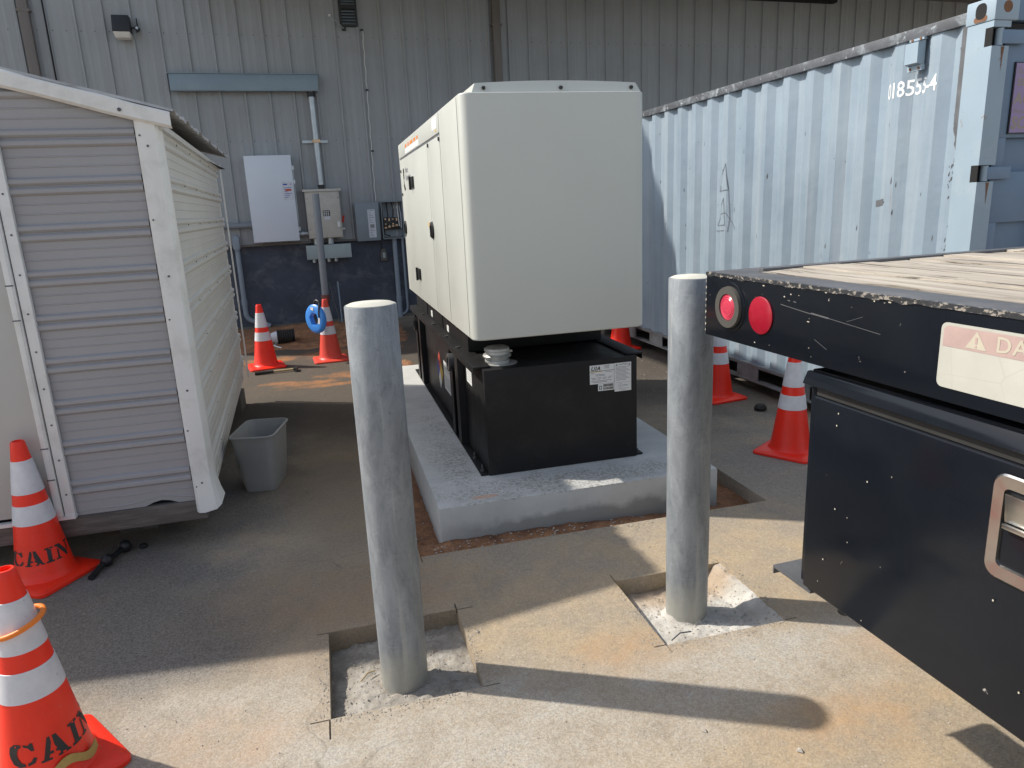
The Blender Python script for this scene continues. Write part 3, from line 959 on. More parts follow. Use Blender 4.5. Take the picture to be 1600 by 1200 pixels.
for i, s in enumerate((1.03, 1.09, 1.15, 1.21)):
    mb.box(s - .012, s + .012, -.085, -.0755, 1.585 - .02 * (i % 2), 1.61)
    mb.cyl((s, -.0755, 1.52 - .03 * (i % 2)), (s, -.09, 1.52 - .03 * (i % 2)), .013, n=8)
    mb.box(s - .02, s + .016, -.083, -.0755, 1.45 + .012 * i, 1.475 + .012 * i)
part("terminal", mb, 'copper', t)
for k, (p, mt) in enumerate(([(1.055, -.06, 1.86), (1.05, -.09, 1.75), (1.06, -.085, 1.60)], 'black'), ) if False else enumerate((
        (((1.075, -.05, 1.862), (1.07, -.09, 1.75), (1.075, -.085, 1.60)), 'black'),
        (((1.15, -.05, 1.862), (1.165, -.09, 1.76), (1.15, -.085, 1.60)), 'black'),
        (((1.245, -.05, 1.862), (1.235, -.10, 1.7), (1.25, -.09, 1.48)), 'white_plastic'),
        (((.985, -.05, 1.84), (.99, -.09, 1.6), (1.0, -.10, 1.36), (1.09, -.09, 1.33)), 'rubber'),
        (((1.275, -.04, 1.80), (1.285, -.09, 1.65), (1.278, -.09, 1.45)), 'label_dirty'))):
    mb = MB(MW); mb.tube(p, .009, 6); part("wire", mb, mt, t)
wplate("tag", 1.16, 1.26, 1.755, 1.80, -.022, 'label_dirty', t)

def conduit_run(name, pts, r, mat, label, fit=()):
    o = root(name, W(*pts[-1]), label, "pipe", WA)
    mb = MB(MW); mb.tube(pts, r, 12); part("pipe", mb, mat, o, smooth=50)
    if fit:
        mb = MB(MW)
        for z0_, z1_, rr, s_, o_ in fit:
            mb.cyl((s_, o_, z0_), (s_, o_, z1_), rr, n=14)
        part("coupling", mb, mat, o)
    return o
def arc(c, r, a0, a1, n=7):
    return [(c[0] + r * cos(rad(a0 + (a1 - a0) * i / n)), c[1], c[2] + r * sin(rad(a0 + (a1 - a0) * i / n))) for i in range(n + 1)]
conduit_run("conduit", [(1.150, -.06, 1.286), (1.150, -.06, .6), (1.150, -.06, -.08)], .038, 'pvc_blue', "thicker grey pipe dropping from the open breaker box to the ground", [(.26, .34, .046, 1.15, -.06)])
conduit_run("conduit", [(1.283, -.05, 1.286), (1.283, -.05, .5), (1.283, -.05, .16)] + arc((1.163, -.05, .16), .12, 0, -90, 6)[1:] + [(1.0, -.05, .04)], .020, 'pvc_blue', "thinner grey pipe beside the breaker box that bends left near the ground")
t = conduit_run("conduit", [(-1.262, -.055, 1.24), (-1.262, -.055, .8), (-1.262, -.055, .27)] + arc((-1.122, -.055, .27), .14, 180, 255, 6)[1:] + [(-1.03, -.055, .10), (-.92, -.08, .04)], .038, 'pvc_blue', "grey pipe with a capped elbow beside the shed, bending right near the ground", [(.40, .48, .046, -1.262, -.055)])
mb = MB(MW)
mb.prism(rrect(-1.315, -1.21, 1.235, 1.465, .05, 6), lambda u, v: (u, -.12, v), lambda u, v: (u, 0.0, v))
part("elbow_box", mb, 'pvc_blue', t, bev=.008)
mb = MB(MW); mb.prism(rrect(-1.306, -1.219, 1.25, 1.455, .043, 6), lambda u, v: (u, -.130, v), lambda u, v: (u, -.1212, v))
part("cover", mb, 'pvc_blue', t, bev=.003)

t = wroot("outlet_box", .965, .93, "small weathered grey box on the dark base wall under the breaker box", "outlet box")
mb = MB(MW); mb.prism([(.915, .94), (1.015, .94), (1.018, 1.06), (.985, 1.135), (.945, 1.135), (.915, 1.08)], lambda u, v: (u, -.05, v), lambda u, v: (u, .028, v)); part("box", mb, 'block', t, bev=.006)
mb = MB(MW); mb.box(.945, .985, -.056, -.0505, .985, 1.07); part("cover_plate", mb, 'trough_grey', t)
mb = MB(MW); mb.tube([(.93, -.03, 1.36), (.932, -.05, 1.25), (.95, -.03, 1.13)], .010, 6); part("cord", mb, 'black', t)

# fine cable down the siding
t = wroot("security_cable", .92, 1.88, "thin silvery cable hanging down the siding to the breaker box", "cable")
pts = []
for i in range(40):
    u = i / 39
    pts.append((.935 - .03 * u + .006 * sin(u * 60), -.045, 4.40 + (1.885 - 4.40) * u))
mb = MB(MW); mb.tube(pts, .006, 5); part("cable", mb, 'white_plastic', t)
mb = MB(MW)
for z in (4.40, 3.55, 2.65):
    mb.box(.905, .945, -.06, -.035, z - .012, z + .012)
part("clip", mb, 'black', t)
t = wroot("bracket_arm", .55, 4.42, "small slanted rod with a white tip beside the louvred vents", "bracket")
mb = MB(MW); mb.tube([(.66, -.05, 4.41), (.56, -.12, 4.48), (.455, -.20, 4.55)], .009, 6); part("arm", mb, 'zinc', t)
mb = MB(MW); mb.lathe([(.0, -.02), (.018, -.012), (.022, 0), (.018, .012), (.0, .02)], 10, (.452, -.20, 4.552), False, False); part("tip", mb, 'white_plastic', t)
mb = MB(MW); mb.box(.63, .69, -.06, -.03, 4.385, 4.43); part("clamp", mb, 'black', t)

# riser pipe standing in front of the wall
t = root("riser_pipe", (-.02, 10.03, 0), "grey plastic riser pipe standing free in front of the beige switch box", "pipe")
mb = MB(); mb.cyl((-.022, 10.03, .60), (-.010, 10.03, 1.985), .047, n=20); part("pipe", mb, 'pvc', t)
mb = MB(); mb.cyl((-.024, 10.03, .56), (-.022, 10.03, .66), .058, n=20); part("coupling", mb, 'red_brown', t)
mb = MB(); mb.cyl((-.026, 10.03, -.05), (-.024, 10.03, .56), .040, n=20); part("stub", mb, 'black', t)

for k, (a, b_, lab) in enumerate((((.05, -.05, .66), (.135, -.50, .02), "thin dark rod leaning on the base wall, left of the pair"), ((.185, -.05, .655), (.165, -.42, .02), "thin grey rod leaning on the base wall, right of the pair with a hooked tip"))):
    t = root("metal_rod", W(*b_), lab, "rod", WA, "rods leaning on the base wall")
    mb = MB(MW); mb.cyl(a, b_, .011, n=8); part("shaft", mb, ('steel_dark', 'pvc_blue')[k], t)
    mb = MB(MW); mb.tube([a, (a[0] + .01, a[1], a[2] + .05), (a[0] + .035 * (1 if k else -1), a[1] - .01, a[2] + .065)], .008, 6); part("tip", mb, 'steel_dark', t)

# ------------------------------------------------------------------ PAD AND GENERATOR
mb = MB()
mb.box(.4524, 2.1055, 3.4995, 7.20, -.14, .1786)
pad = solo("concrete_pad", mb, 'pad', (1.28, 5.3, -.14), "raised pale concrete pad under the generator", "concrete pad", bev=.02)
pad.data.transform(Matrix.Identity(4))
# keep stain coordinates in world space: bake origin at zero
off = Vector(pad.location)
pad.data.transform(Matrix.Translation(off)); pad.location = (0, 0, 0); MATS[pad.name] = Matrix.Identity(4)

gen = root("generator", (1.284, 5.35, .1786), "big cream standby generator on a black fuel tank base", "generator")
PZ = .1786
# fuel tank
TX0, TX1, TY0, TY1, TZ = .8131, 1.7545, 3.8603, 6.90, .8162
mb = MB(); mb.box(TX0, TX1, TY0, TY1, PZ + .002, TZ)
tank = part("fuel_tank", mb, 'tank', gen, bev=.004)
mb = MB()
for x0, x1 in ((TX0 - .045, TX0 - .001), (TX1 + .001, TX1 + .045)):
    mb.box(x0, x1, TY0 + .015, TY1 + .02, PZ + .001, PZ + .012)
part("foot_flange", mb, 'tank', tank, bev=.002)
mb = MB()
mb.box(TX0 - .05, TX0 + .055, TY0 + .06, TY1 + .02, TZ + .001, TZ + .012)
mb.box(TX1 - .055, TX1 + .05, TY0 + .03, TY1 + .02, TZ + .001, TZ + .012)
mb.box(TX0 - .05, TX0 - .045, TY0 + .06, TY1 + .02, TZ - .03, TZ)
mb.box(TX1 + .045, TX1 + .05, TY0 + .03, TY1 + .02, TZ - .03, TZ)
part("top_flange", mb, 'tank', tank, bev=.002)
for y in (4.62, 6.44):
    mb = MB()
    mb.box(TX0 - .047, TX0 - .001, y - .16, y - .15, PZ + .013, TZ - .032)
    mb.box(TX0 - .047, TX0 - .001, y + .15, y + .16, PZ + .013, TZ - .032)
    mb.box(TX0 - .047, TX0 - .041, y - .15, y - .06, PZ + .013, TZ - .032)
    mb.box(TX0 - .047, TX0 - .041, y + .06, y + .15, PZ + .013, TZ - .14)
    part("stiffener", mb, 'tank', tank)
    mb = MB()
    n = 20
    vs = []
    yc, zc = y + .13, .695
    for xx in (TX0 - .062, TX0 - .002):
        for rr in (.062, .040):
            for i in range(n):
                a_ = 2 * pi * i / n
                vs.append((xx, yc + rr * cos(a_), zc + rr * sin(a_)))
    fs = []
    for i in range(n):
        j = (i + 1) % n
        fs += [(i, j, n + j, n + i), (2 * n + i, 3 * n + i, 3 * n + j, 2 * n + j), (i, 2 * n + i, 2 * n + j, j), (n + i, n + j, 3 * n + j, 3 * n + i)]
    mb.add(vs, fs)
    part("lifting_eye", mb, 'steel_dark' if y < 5 else 'tank', tank)
mb = MB()
for (x, y) in ((TX0 - .025, TY0 + .07), (TX0 - .025, TY0 + .30), (TX0 - .025, 6.6), (TX1 + .025, TY0 + .07)):
    mb.cyl((x, y, PZ + .012), (x, y, PZ + .024), .013, n=6)
    mb.cyl((x, y, PZ + .024), (x, y, PZ + .055), .006, n=6)
part("anchor_bolt", mb, 'steel_dark', tank)
mb = MB()
for y in (4.55, 5.0, 5.6, 6.2):
    mb.cyl((TX0 - .02, y, TZ + .0125), (TX0 - .02, y, TZ + .020), .016, n=6)
part("flange_bolt", mb, 'steel_dark', tank)
# labels on the tank front
fy = TY0
def fplate(name, x0, x1, z0, z1, mat, parent, off=.002):
    mb = MB(); mb.box(x0, x1, fy - off - .001, fy - off, z0, z1)
    return part(name, mb, mat, parent)
l1 = fplate("label", 1.452, 1.606, .667, .782, 'label', tank)
mb = MB()
vs, fs = text_geo("UIA", .034, .30, .0009, 1.12)
flat_print(mb, vs, fs, (1.458, fy - .0036, .750), (1, 0, 0), (0, 0, 1))
mb.box(1.453, 1.605, fy - .0036, fy - .0031, .7435, .7460)
part("printing", mb, 'ink', l1, recalc=False)
mb = MB()
mb.box(1.455, 1.532, fy - .0036, fy - .0031, .7405, .7430)
part("logo_bar", mb, 'ink_yellow', l1)
mb = MB()
for (x0, x1, z) in ((1.545, 1.580, .774), (1.545, 1.572, .767), (1.545, 1.575, .760), (1.55, 1.59, .736), (1.462, 1.478, .733), (1.485, 1.545, .724), (1.49, 1.55, .717), (1.46, 1.49, .705), (1.50, 1.525, .705), (1.535, 1.56, .705), (1.57, 1.595, .707),
                    (1.465, 1.49, .697), (1.50, 1.52, .697), (1.53, 1.555, .698), (1.565, 1.585, .699), (1.46, 1.59, .686), (1.47, 1.56, .678)):
    mb.box(x0, x1, fy - .0036, fy - .0031, z - .0014, z + .0014)
part("small_print", mb, 'ink_grey', l1)
l2 = fplate("label", 1.608, 1.716, .608, .783, 'label', tank)
mb = MB()
vs, fs = text_geo("CAUTION", .013, 0, .0004)
flat_print(mb, vs, fs, (1.634, fy - .0036, .768), (1, 0, 0), (0, 0, 1))
for x in (1.622, 1.704):
    mb.add([(x - .008, fy - .0036, .765), (x + .008, fy - .0036, .765), (x, fy - .0036, .780)], [(0, 1, 2)])
for i in range(11):
    z = .758 - .008 * i
    mb.box(1.616, 1.708 - .012 * ((i * 5) % 3), fy - .0036, fy - .0031, z - .0012, z + .0012)
mb.box(1.614, 1.71, fy - .0036, fy - .0031, .662, .6632)
for i in range(16):
    a0, a1 = 2 * pi * i / 16, 2 * pi * (i + 1) / 16
    q = lambda r, a: (1.646 + r * cos(a), fy - .0036, .643 + r * sin(a))
    mb.add([q(.011, a0), q(.013, a0), q(.013, a1), q(.011, a1)], [(0, 1, 2, 3)])
mb.box(1.643, 1.649, fy - .0036, fy - .0031, .640, .646)
mb.box(1.664, 1.692, fy - .0036, fy - .0031, .641, .645)
mb.box(1.63, 1.70, fy - .0036, fy - .0031, .624, .6255)
mb.box(1.65, 1.68, fy - .0036, fy - .0031, .616, .618)
part("printing", mb, 'ink_grey', l2)
l3 = fplate("label", 1.503, 1.607, .6225, .666, 'label', tank)
mb = MB()
rg = random.Random(3)
for z0, z1 in ((.646, .662), (.628, .642)):
    x = 1.536
    while x < 1.600:
        wv = rg.choice((.0012, .002, .0032))
        mb.box(x, x + wv, fy - .0036, fy - .0031, z0, z1)
        x += wv + rg.choice((.0012, .002))
mb.box(1.510, 1.526, fy - .0036, fy - .0031, .632, .636); mb.box(1.510, 1.526, fy - .0036, fy - .0031, .650, .654)
mb.box(1.510, 1.513, fy - .0036, fy - .0031, .636, .650); mb.box(1.523, 1.526, fy - .0036, fy - .0031, .636, .650)
part("barcode", mb, 'ink', l3)
# hazard diamond and paper on the tank's left side
sx = TX0 - .0015
def splate(name, y0, y1, z0, z1, mat, parent, x=sx):
    mb = MB(); mb.box(x - .001, x, y0, y1, z0, z1)
    return part(name, mb, mat, parent)
dm_ = MB(); c_ = Vector((sx - .0005, 5.535, .472)); hd = .152
for mt, (dy, dz) in (('ink_red', (0, 1)), ('ink_blue', (1, 0)), ('ink_yellow', (-1, 0)), ('label', (0, -1))):
    mb = MB()
    cy, cz = c_[1] + dy * hd / 2, c_[2] + dz * hd / 2
    q = hd / 2 - .002
    pts = [(cy, cz - q), (cy + q, cz), (cy, cz + q), (cy - q, cz)]
    mb.prism(pts, lambda u, v: (sx - .002, u, v), lambda u, v: (sx, u, v))
    part("hazard_diamond", mb, mt, tank)
p_ = splate("label", 4.92, 5.33, .371, .592, 'label', tank)
mb = MB()
for i in range(9):
    z = .555 - .019 * i
    if i in (2, 3): continue
    mb.box(sx - .0022, sx - .0016, 4.96 + .03 * (i % 2), 5.29, z - .002, z + .002)
part("printing", mb, 'ink_grey', p_)
p_ = splate("label", 4.222, 4.382, .642, .746, 'label', tank)
mb = MB()
for i in range(5):
    mb.box(sx - .0022, sx - .0016, 4.24, 4.36 - .02 * (i % 2), .73 - .017 * i, .733 - .017 * i)
part("printing", mb, 'ink_grey', p_)
# fuel cap
mb = MB()
mb.lathe([(.074, 0), (.074, .02), (.066, .022), (.066, .032)], 28, (.940, 4.05, TZ + .001))
cap = part("fuel_cap", mb, 'cap_metal', tank)
mb = MB()
mb.lathe([(.066, .033), (.083, .036), (.086, .046), (.080, .052), (.072, .056), (.070, .072), (.076, .076), (.074, .090), (.060, .097), (.0, .099)], 28, (.940, 4.05, TZ + .001), True, False)
part("lid", mb, 'cap_metal', cap, smooth=50)
mb = MB(); mb.box(.864, .905, 4.035, 4.075, TZ + .050, TZ + .058)
mb.box(.985, 1.030, 4.03, 4.06, TZ + .060, TZ + .072)
part("hasp", mb, 'cap_metal', cap)
mb = MB(); mb.lathe([(.10, .0012), (.10, .003)], 28, (.955, 4.03, TZ)); part("gasket_stain", mb, 'cap_metal', cap)

# skid
mb = MB(); mb.box(.832, 1.736, 4.383, 6.88, TZ + .0125, .990)
skid = part("skid", mb, 'tank', gen, bev=.003)
mb = MB()
for y0, y1, z0, z1 in ((6.43, 6.62, .93, .965), (5.86, 5.94, .85, .90), (5.08, 5.16, .845, .89), (4.75, 4.78, .93, .97)):
    mb.box(.829, .8315, y0, y1, z0, z1)
part("label", mb, 'label', skid)
mb = MB()
for y in (5.35, 6.15):
    mb.box(.826, .8315, y - .012, y + .012, TZ + .02, .985)
part("rib", mb, 'tank', skid)

# enclosure
GX0, GX1, GY0, GY1, GZ0, GZ1 = .7645, 1.8031, 3.8413, 6.885, .9923, 2.2965
mb = MB()
poly = rrect(GX0, GX1, GY0, GY1, .060, 8)
mb.prism(poly, lambda u, v: (u, v, GZ0), lambda u, v: (u, v, GZ1))
enc = part("enclosure", mb, 'gen', gen, bev=.010, seg=3, smooth=50)
# cambered roof lid
mb = MB()
ly0, ly1 = 3.875, 6.86
nxl = 14
pr_top, pr_bot = [], []
for i in range(nxl + 1):
    x = .835 + (1.787 - .835) * i / nxl
    u = (x - 1.311) / .476
    cz = .055 + .012 * (1 - u * u)
    if i == 0: pr_top.append((x, 0.001))
    xx = .835 + .022 + (1.787 - .835 - .044) * i / nxl
    pr_top.append((xx, cz - .004))
    if i == nxl: pr_top.append((x, 0.001))
n = len(pr_top)
vs = [(x, ly0, GZ1 + .001) for x, z in pr_top] + [(x, ly0 + .02 * (z > .01), GZ1 + max(.001, z)) for x, z in pr_top] + [(x, ly1, GZ1 + max(.001, z)) for x, z in pr_top]
fs = [(i, i + 1, n + i + 1, n + i) for i in range(n - 1)] + [(n + i, n + i + 1, 2 * n + i + 1, 2 * n + i) for i in range(n - 1)] + [tuple(range(2 * n, 3 * n))]
mb.add(vs, fs)
roof = part("roof_panel", mb, 'gen', gen, smooth=40)
mb = MB()
for x in (.900, 1.325, 1.732):
    mb.cyl((x, ly0 + .012, GZ1 + .026), (x, ly0 - .004, GZ1 + .024), .010, n=10)
part("screw", mb, 'black', roof, kind='stuff')
# side skin: upper strip, doors, fixed panels (each a plate proud of the body)
gx = GX0
def gplate(name, y0, y1, z0, z1, mat='gen', parent=gen, thick=.005, x=gx, bev=.002):
    mb = MB(); mb.box(x - thick, x - .0005, y0, y1, z0, z1)
    return part(name, mb, mat, parent, bev=bev)
gplate("header_panel", 4.535, 6.80, 2.172, 2.285)
dg = MB(); dg.box(gx - .0012, gx - .0004, 4.53, 6.74, 2.156, 2.1705); part("drip_gap", dg, 'grime', gen)
d1 = gplate("door", 5.079, 6.72, 1.02, 2.155)
d2 = gplate("door", 4.535, 5.070, 1.02, 2.155)
gplate("corner_panel", 3.945, 4.527, 1.0, 2.285, thick=.003)
def disc(yc, zc, r, mat, parent, th=.012, name="handle"):
    mb = MB(); mb.cyl((gx - .0055, yc, zc), (gx - .0055 - th, yc, zc), r, r * .93, 24)
    return part(name, mb, mat, parent)
for dd, yc, zc in ((d2, 5.05, 1.578), (d1, 6.655, 1.57)):
    h_ = disc(yc, zc, .060, 'black', dd)
    mb = MB(); mb.box(gx - .026, gx - .0180, yc - .012, yc + .012, zc - .045, zc + .030); part("paddle", mb, 'rubber', h_)
for dd, yc, zc in ((d1, 5.99, 1.938), (d1, 5.97, 1.21), (d2, 4.56, 1.938), (d2, 4.56, 1.21)):
    if dd is d2: continue
    mb = MB()
    mb.box(gx - .020, gx - .0055, yc - .115, yc + .115, zc - .042, zc + .042)
    hg = part("hinge", mb, 'black', dd, bev=.003)
    mb = MB(); mb.cyl((gx - .024, yc, zc - .058), (gx - .024, yc, zc + .046), .010, n=8); part("hinge_pin", mb, 'rubber', hg)
mb = MB()
for y, z in ((5.0, 2.135), (4.545, 2.135), (6.70, 2.06), (6.70, 1.86), (6.70, 1.50)):
    mb.cyl((gx - .0055, y, z), (gx - .012, y, z), .013, n=8)
part("door_screw", mb, 'black', gen)
# emblem and lettering on the door
X_ = gx - .0062
mb = MB()
def cshape(yc, zc, ro, ri, a0, a1, n=14):
    vs = []
    for i in range(n + 1):
        a_ = rad(a0 + (a1 - a0) * i / n)
        vs += [(X_, yc - ro * cos(a_), zc + ro * sin(a_)), (X_, yc - ri * cos(a_), zc + ri * sin(a_))]
    mb.add(vs, [(2 * i, 2 * i + 2, 2 * i + 3, 2 * i + 1) for i in range(n)])
mb.add([(X_, 6.56, 2.075), (X_, 6.49, 2.075), (X_, 6.49, 1.99), (X_, 6.56, 1.985)], [(0, 1, 2, 3)])
cshape(6.47, 1.985, .090, .060, 100, 262)
mb.add([(X_, 6.58, 1.945), (X_, 6.50, 1.935), (X_, 6.44, 1.90), (X_, 6.53, 1.885)], [(0, 1, 2, 3)])
part("emblem", mb, 'ink', d1, recalc=False)
mb = MB()
for s_, z in (("Power", 2.03), ("Generation", 1.97)):
    vs, fs = text_geo(s_, .072, 0, .0008)
    flat_print(mb, vs, fs, (X_, 6.40, z), (0, -1, 0), (0, 0, 1))
part("lettering", mb, 'ink_grey', d1, recalc=False)
mb = MB()
for i, (y, w_) in enumerate(((6.28, .10), (6.10, .08), (5.95, .16), (5.72, .10), (5.55, .07))):
    mb.box(gx - .0064, gx - .0056, y - w_, y, 2.226, 2.250)
wl = part("warning_label", mb, 'ink_orange', gen)
mb = MB(); mb.box(gx - .0060, gx - .0052, 5.45, 6.30, 2.180, 2.222); part("label", mb, 'label', gen)
mb = MB(); mb.box(gx - .0060, gx - .0052, 4.60, 4.80, 2.205, 2.275); part("label", mb, 'label', gen)
mb = MB(); mb.box(gx - .0066, gx - .0061, 4.63, 4.67, 2.186, 2.200); mb.box(gx - .0072, gx - .0057, 5.19, 5.23, 1.60, 1.63); part("caution_mark", mb, 'ink_yellow', gen)
mb = MB(); mb.box(gx - .0064, gx - .0056, 5.12, 5.20, 1.53, 1.58); part("label", mb, 'label', d1)

# ------------------------------------------------------------------ BOLLARDS
for (x, y, lab, grp) in ((.138, 2.447, "concrete filled galvanised bollard in the left saw-cut pit, nearest the shed", "bollards"),
                         (1.382, 2.529, "concrete filled galvanised bollard in the right pit beside the truck", "bollards")):
    R_, H_ = .0887, 1.4175
    bo = root("bollard", (x, y, -.06), lab, "bollard", 0, grp)
    mb = MB()
    ph = 0 if x < 1 else 2.0
    prof = [(R_, -.12), (R_, .06), (R_ * 1.006, .3), (R_, .7), (R_ * 1.004, 1.0), (R_ * .997, H_ - .004), (R_ * .975, H_)]
    mb.lathe(prof, 48, (x, y, 0), True, True)
    pp = part("pipe", mb, 'galv', bo, smooth=40)
    mb = MB()
    mb.lathe([(R_ * .93, H_ + .001), (R_ * .80, H_ + .006), (R_ * .4, H_ + .010), (.0, H_ + .011)], 40, (x, y, 0), True, False)
    part("cement_cap", mb, 'cement_fill', bo, smooth=60)
    mb = MB()
    n = 40
    vs, fs = [], []
    for k, (rr, zz) in enumerate(((R_ - .003, -.035), (R_ + .008, -.05), (R_ + .025, -.068), (R_ + .05, -.095))):
        for i in range(n):
            a_ = 2 * pi * i / n
            j_ = noise.noise(Vector((cos(a_) * 3, sin(a_) * 3, k + x * 7)))
            r2 = rr + .012 * j_ * (k > 0)
            vs.append((x + r2 * cos(a_), y + r2 * sin(a_), zz + .018 * j_ * (k == 0) - .004))
    for k in range(3):
        for i in range(n):
            fs.append((k * n + i, k * n + (i + 1) % n, (k + 1) * n + (i + 1) % n, (k + 1) * n + i))
    mb.add(vs, fs)
    part("cement_skirt", mb, 'pit' if x < 1 else 'pit_white', bo, smooth=60)

# ------------------------------------------------------------------ CONTAINER
CA = .0213
MC = Matrix.Translation((3.6264, 3.3824, .10)) @ Matrix.Rotation(CA, 4, 'Z')
ct = root("shipping_container", MC @ Vector((1.22, 3.03, 0)), "weathered light blue corrugated shipping container at the right of the yard", "container", CA)
CL, CW, CH = 6.058, 2.438, 2.592
# side wall corrugation
def cprof(t):
    """outward depth (local x, 0 = rail face) of the corrugation at position t along the wall"""
    p = .278
    u = ((t - .660 + .036) % p)
    if u < .072: return .012
    if u < .140: return .012 + .036 * (u - .072) / .068
    if u < .210: return .048
    return .048 - .036 * (u - .210) / .068
brk = []
t0_, t1_ = .215, 5.86
k = -3
while True:
    base_t = .660 - .036 + .278 * k
    for du in (0, .072, .140, .210):
        tt = base_t + du
        if t0_ < tt < t1_: brk.append(tt)
    if base_t > t1_: break
    k += 1
brk = [.145, .205] + sorted(brk) + [5.88, 5.92]
def cp(t):
    return .012 if (t < .21 or t > 5.87) else cprof(t)
for near, x_of in ((True, lambda d: d), (False, lambda d: CW - d)):
    mb = MB(MC)
    n = len(brk)
    vs = []
    zz = (.155, .20, 2.43, 2.505)
    for z in zz:
        for tt in brk:
            d = cp(tt)
            if z in (.155, 2.505): d = .050 if d > .02 else .012 + (d - .012)
            vs.append((x_of(d), tt, z))
    fs = [(r * n + i, r * n + i + 1, (r + 1) * n + i + 1, (r + 1) * n + i) for r in range(3) for i in range(n - 1)]
    mb.add(vs, fs)
    side = part("side_wall", mb, 'cont', ct, smooth=20, recalc=False)
    if near: side_near = side
    mb = MB(MC)
    a_, b_ = (0.0, .055) if near else (CW - .055, CW)
    mb.box(a_, b_, .165, CL - .165, 2.490, 2.552)
    part("top_rail", mb, 'cont_rail', ct, bev=.004)
    mb = MB(MC)
    # bottom rail with forklift pockets: upper lip, web pieces, lower lip
    mb.box(a_, b_, .165, CL - .165, .135, .158)
    mb.box(a_, b_, .165, CL - .165, .0, .018)
    segs = [(.165, 1.10), (1.30, 1.62), (1.98, 2.30), (2.66, 3.4), (3.76, 4.07), (4.43, 4.75), (5.0, CL - .165)]
    for p, q in segs:
        mb.box(a_ + .006, a_ + .012 if near else b_ - .006, p, q, .0182, .1348)
    part("bottom_rail", mb, 'cont_under', ct)
# corner posts, castings
for px in (0, 1):
    for py in (0, 1):
        x0, x1 = (0.0, .12) if not px else (CW - .12, CW)
        y0, y1 = (0.0, .165) if not py else (CL - .165, CL)
        mb = MB(MC)
        if px == 0 and py == 0:
            # near-left post with hinge cut-outs
            cuts = [(.118, .35), (.44, .93), (1.02, 1.63), (1.722, 2.345), (2.44, 2.472)]
            for p, q in cuts:
                mb.box(x0 + .0, x1, y0 + .0, .165, p, q)
            for p, q in ((.35, .44), (.93, 1.02), (1.63, 1.722), (2.345, 2.44)):
                mb.box(x0 + .0, x1, .048, .165, p, q)
            post = part("corner_post", mb, 'cont_post', ct)
        else:
            mb.box(x0, x1, y0, y1, .118, 2.472)
            part("corner_post", mb, 'cont_post', ct, bev=.008)
        for z0, z1 in ((0, .117), (2.473, CH)):
            mb = MB(MC)
            e = .006
            X0, X1 = (x0 - e, x0 + .162) if not px else (x1 - .162, x1 + e)
            Y0, Y1 = (y0 - e, y0 + .178) if not py else (y1 - .178, y1 + e)
            mb.box(X0, X1, Y0, Y1, z0, z1)
            cs = part("corner_casting", mb, 'cont_post', ct, bev=.01)
            mb = MB(MC)
            zc = (z0 + z1) / 2
            xf = X0 if not px else X1
            sg = -1 if not px else 1
            mb.prism(rrect(Y0 + .055, Y0 + .122, z0 + .02, z1 - .018, .03, 5), lambda u, v: (xf + sg * .0015, u, v), lambda u, v: (xf - sg * .004, u, v))
            part("casting_hole", mb, 'dark_gap', cs)
            if z0 > 1 and not py:
                mb = MB(MC)
                mb.prism(rrect(Y0 + .046, Y0 + .130, z0 + .006, z0 + .036, .014, 4), lambda u, v: (xf + sg * .0008, u, v), lambda u, v: (xf - sg * .003, u, v))
                part("rust_stain", mb, 'rust', cs)
                mb = MB(MC)
                mb.cyl(((X0 + X1) / 2 + .0, Y0 - .0016, zc + .008), ((X0 + X1) / 2, Y0 + .004, zc + .008), .030, n=16)
                part("casting_hole", mb, 'rust', cs)
# roof
mb = MB(MC); mb.box(.02, CW - .02, .08, CL - .08, 2.535, 2.549); part("roof", mb, 'cont', ct)
mb = MB(MC); mb.box(.02, CW - .02, .10, CL - .08, .12, .15); part("floor", mb, 'cont_under', ct)
mb = MB(MC); mb.box(.12, CW - .12, CL - .06, CL - .02, .118, 2.5); part("end_wall", mb, 'cont', ct)
# door header and sill
mb = MB(MC); mb.box(.156, CW - .156, .0, .10, 2.475, 2.58); part("door_header", mb, 'cont_door', ct, bev=.005)
mb = MB(MC); mb.box(.156, CW - .156, .0, .10, .0, .116); part("door_sill", mb, 'cont_door', ct, bev=.005)
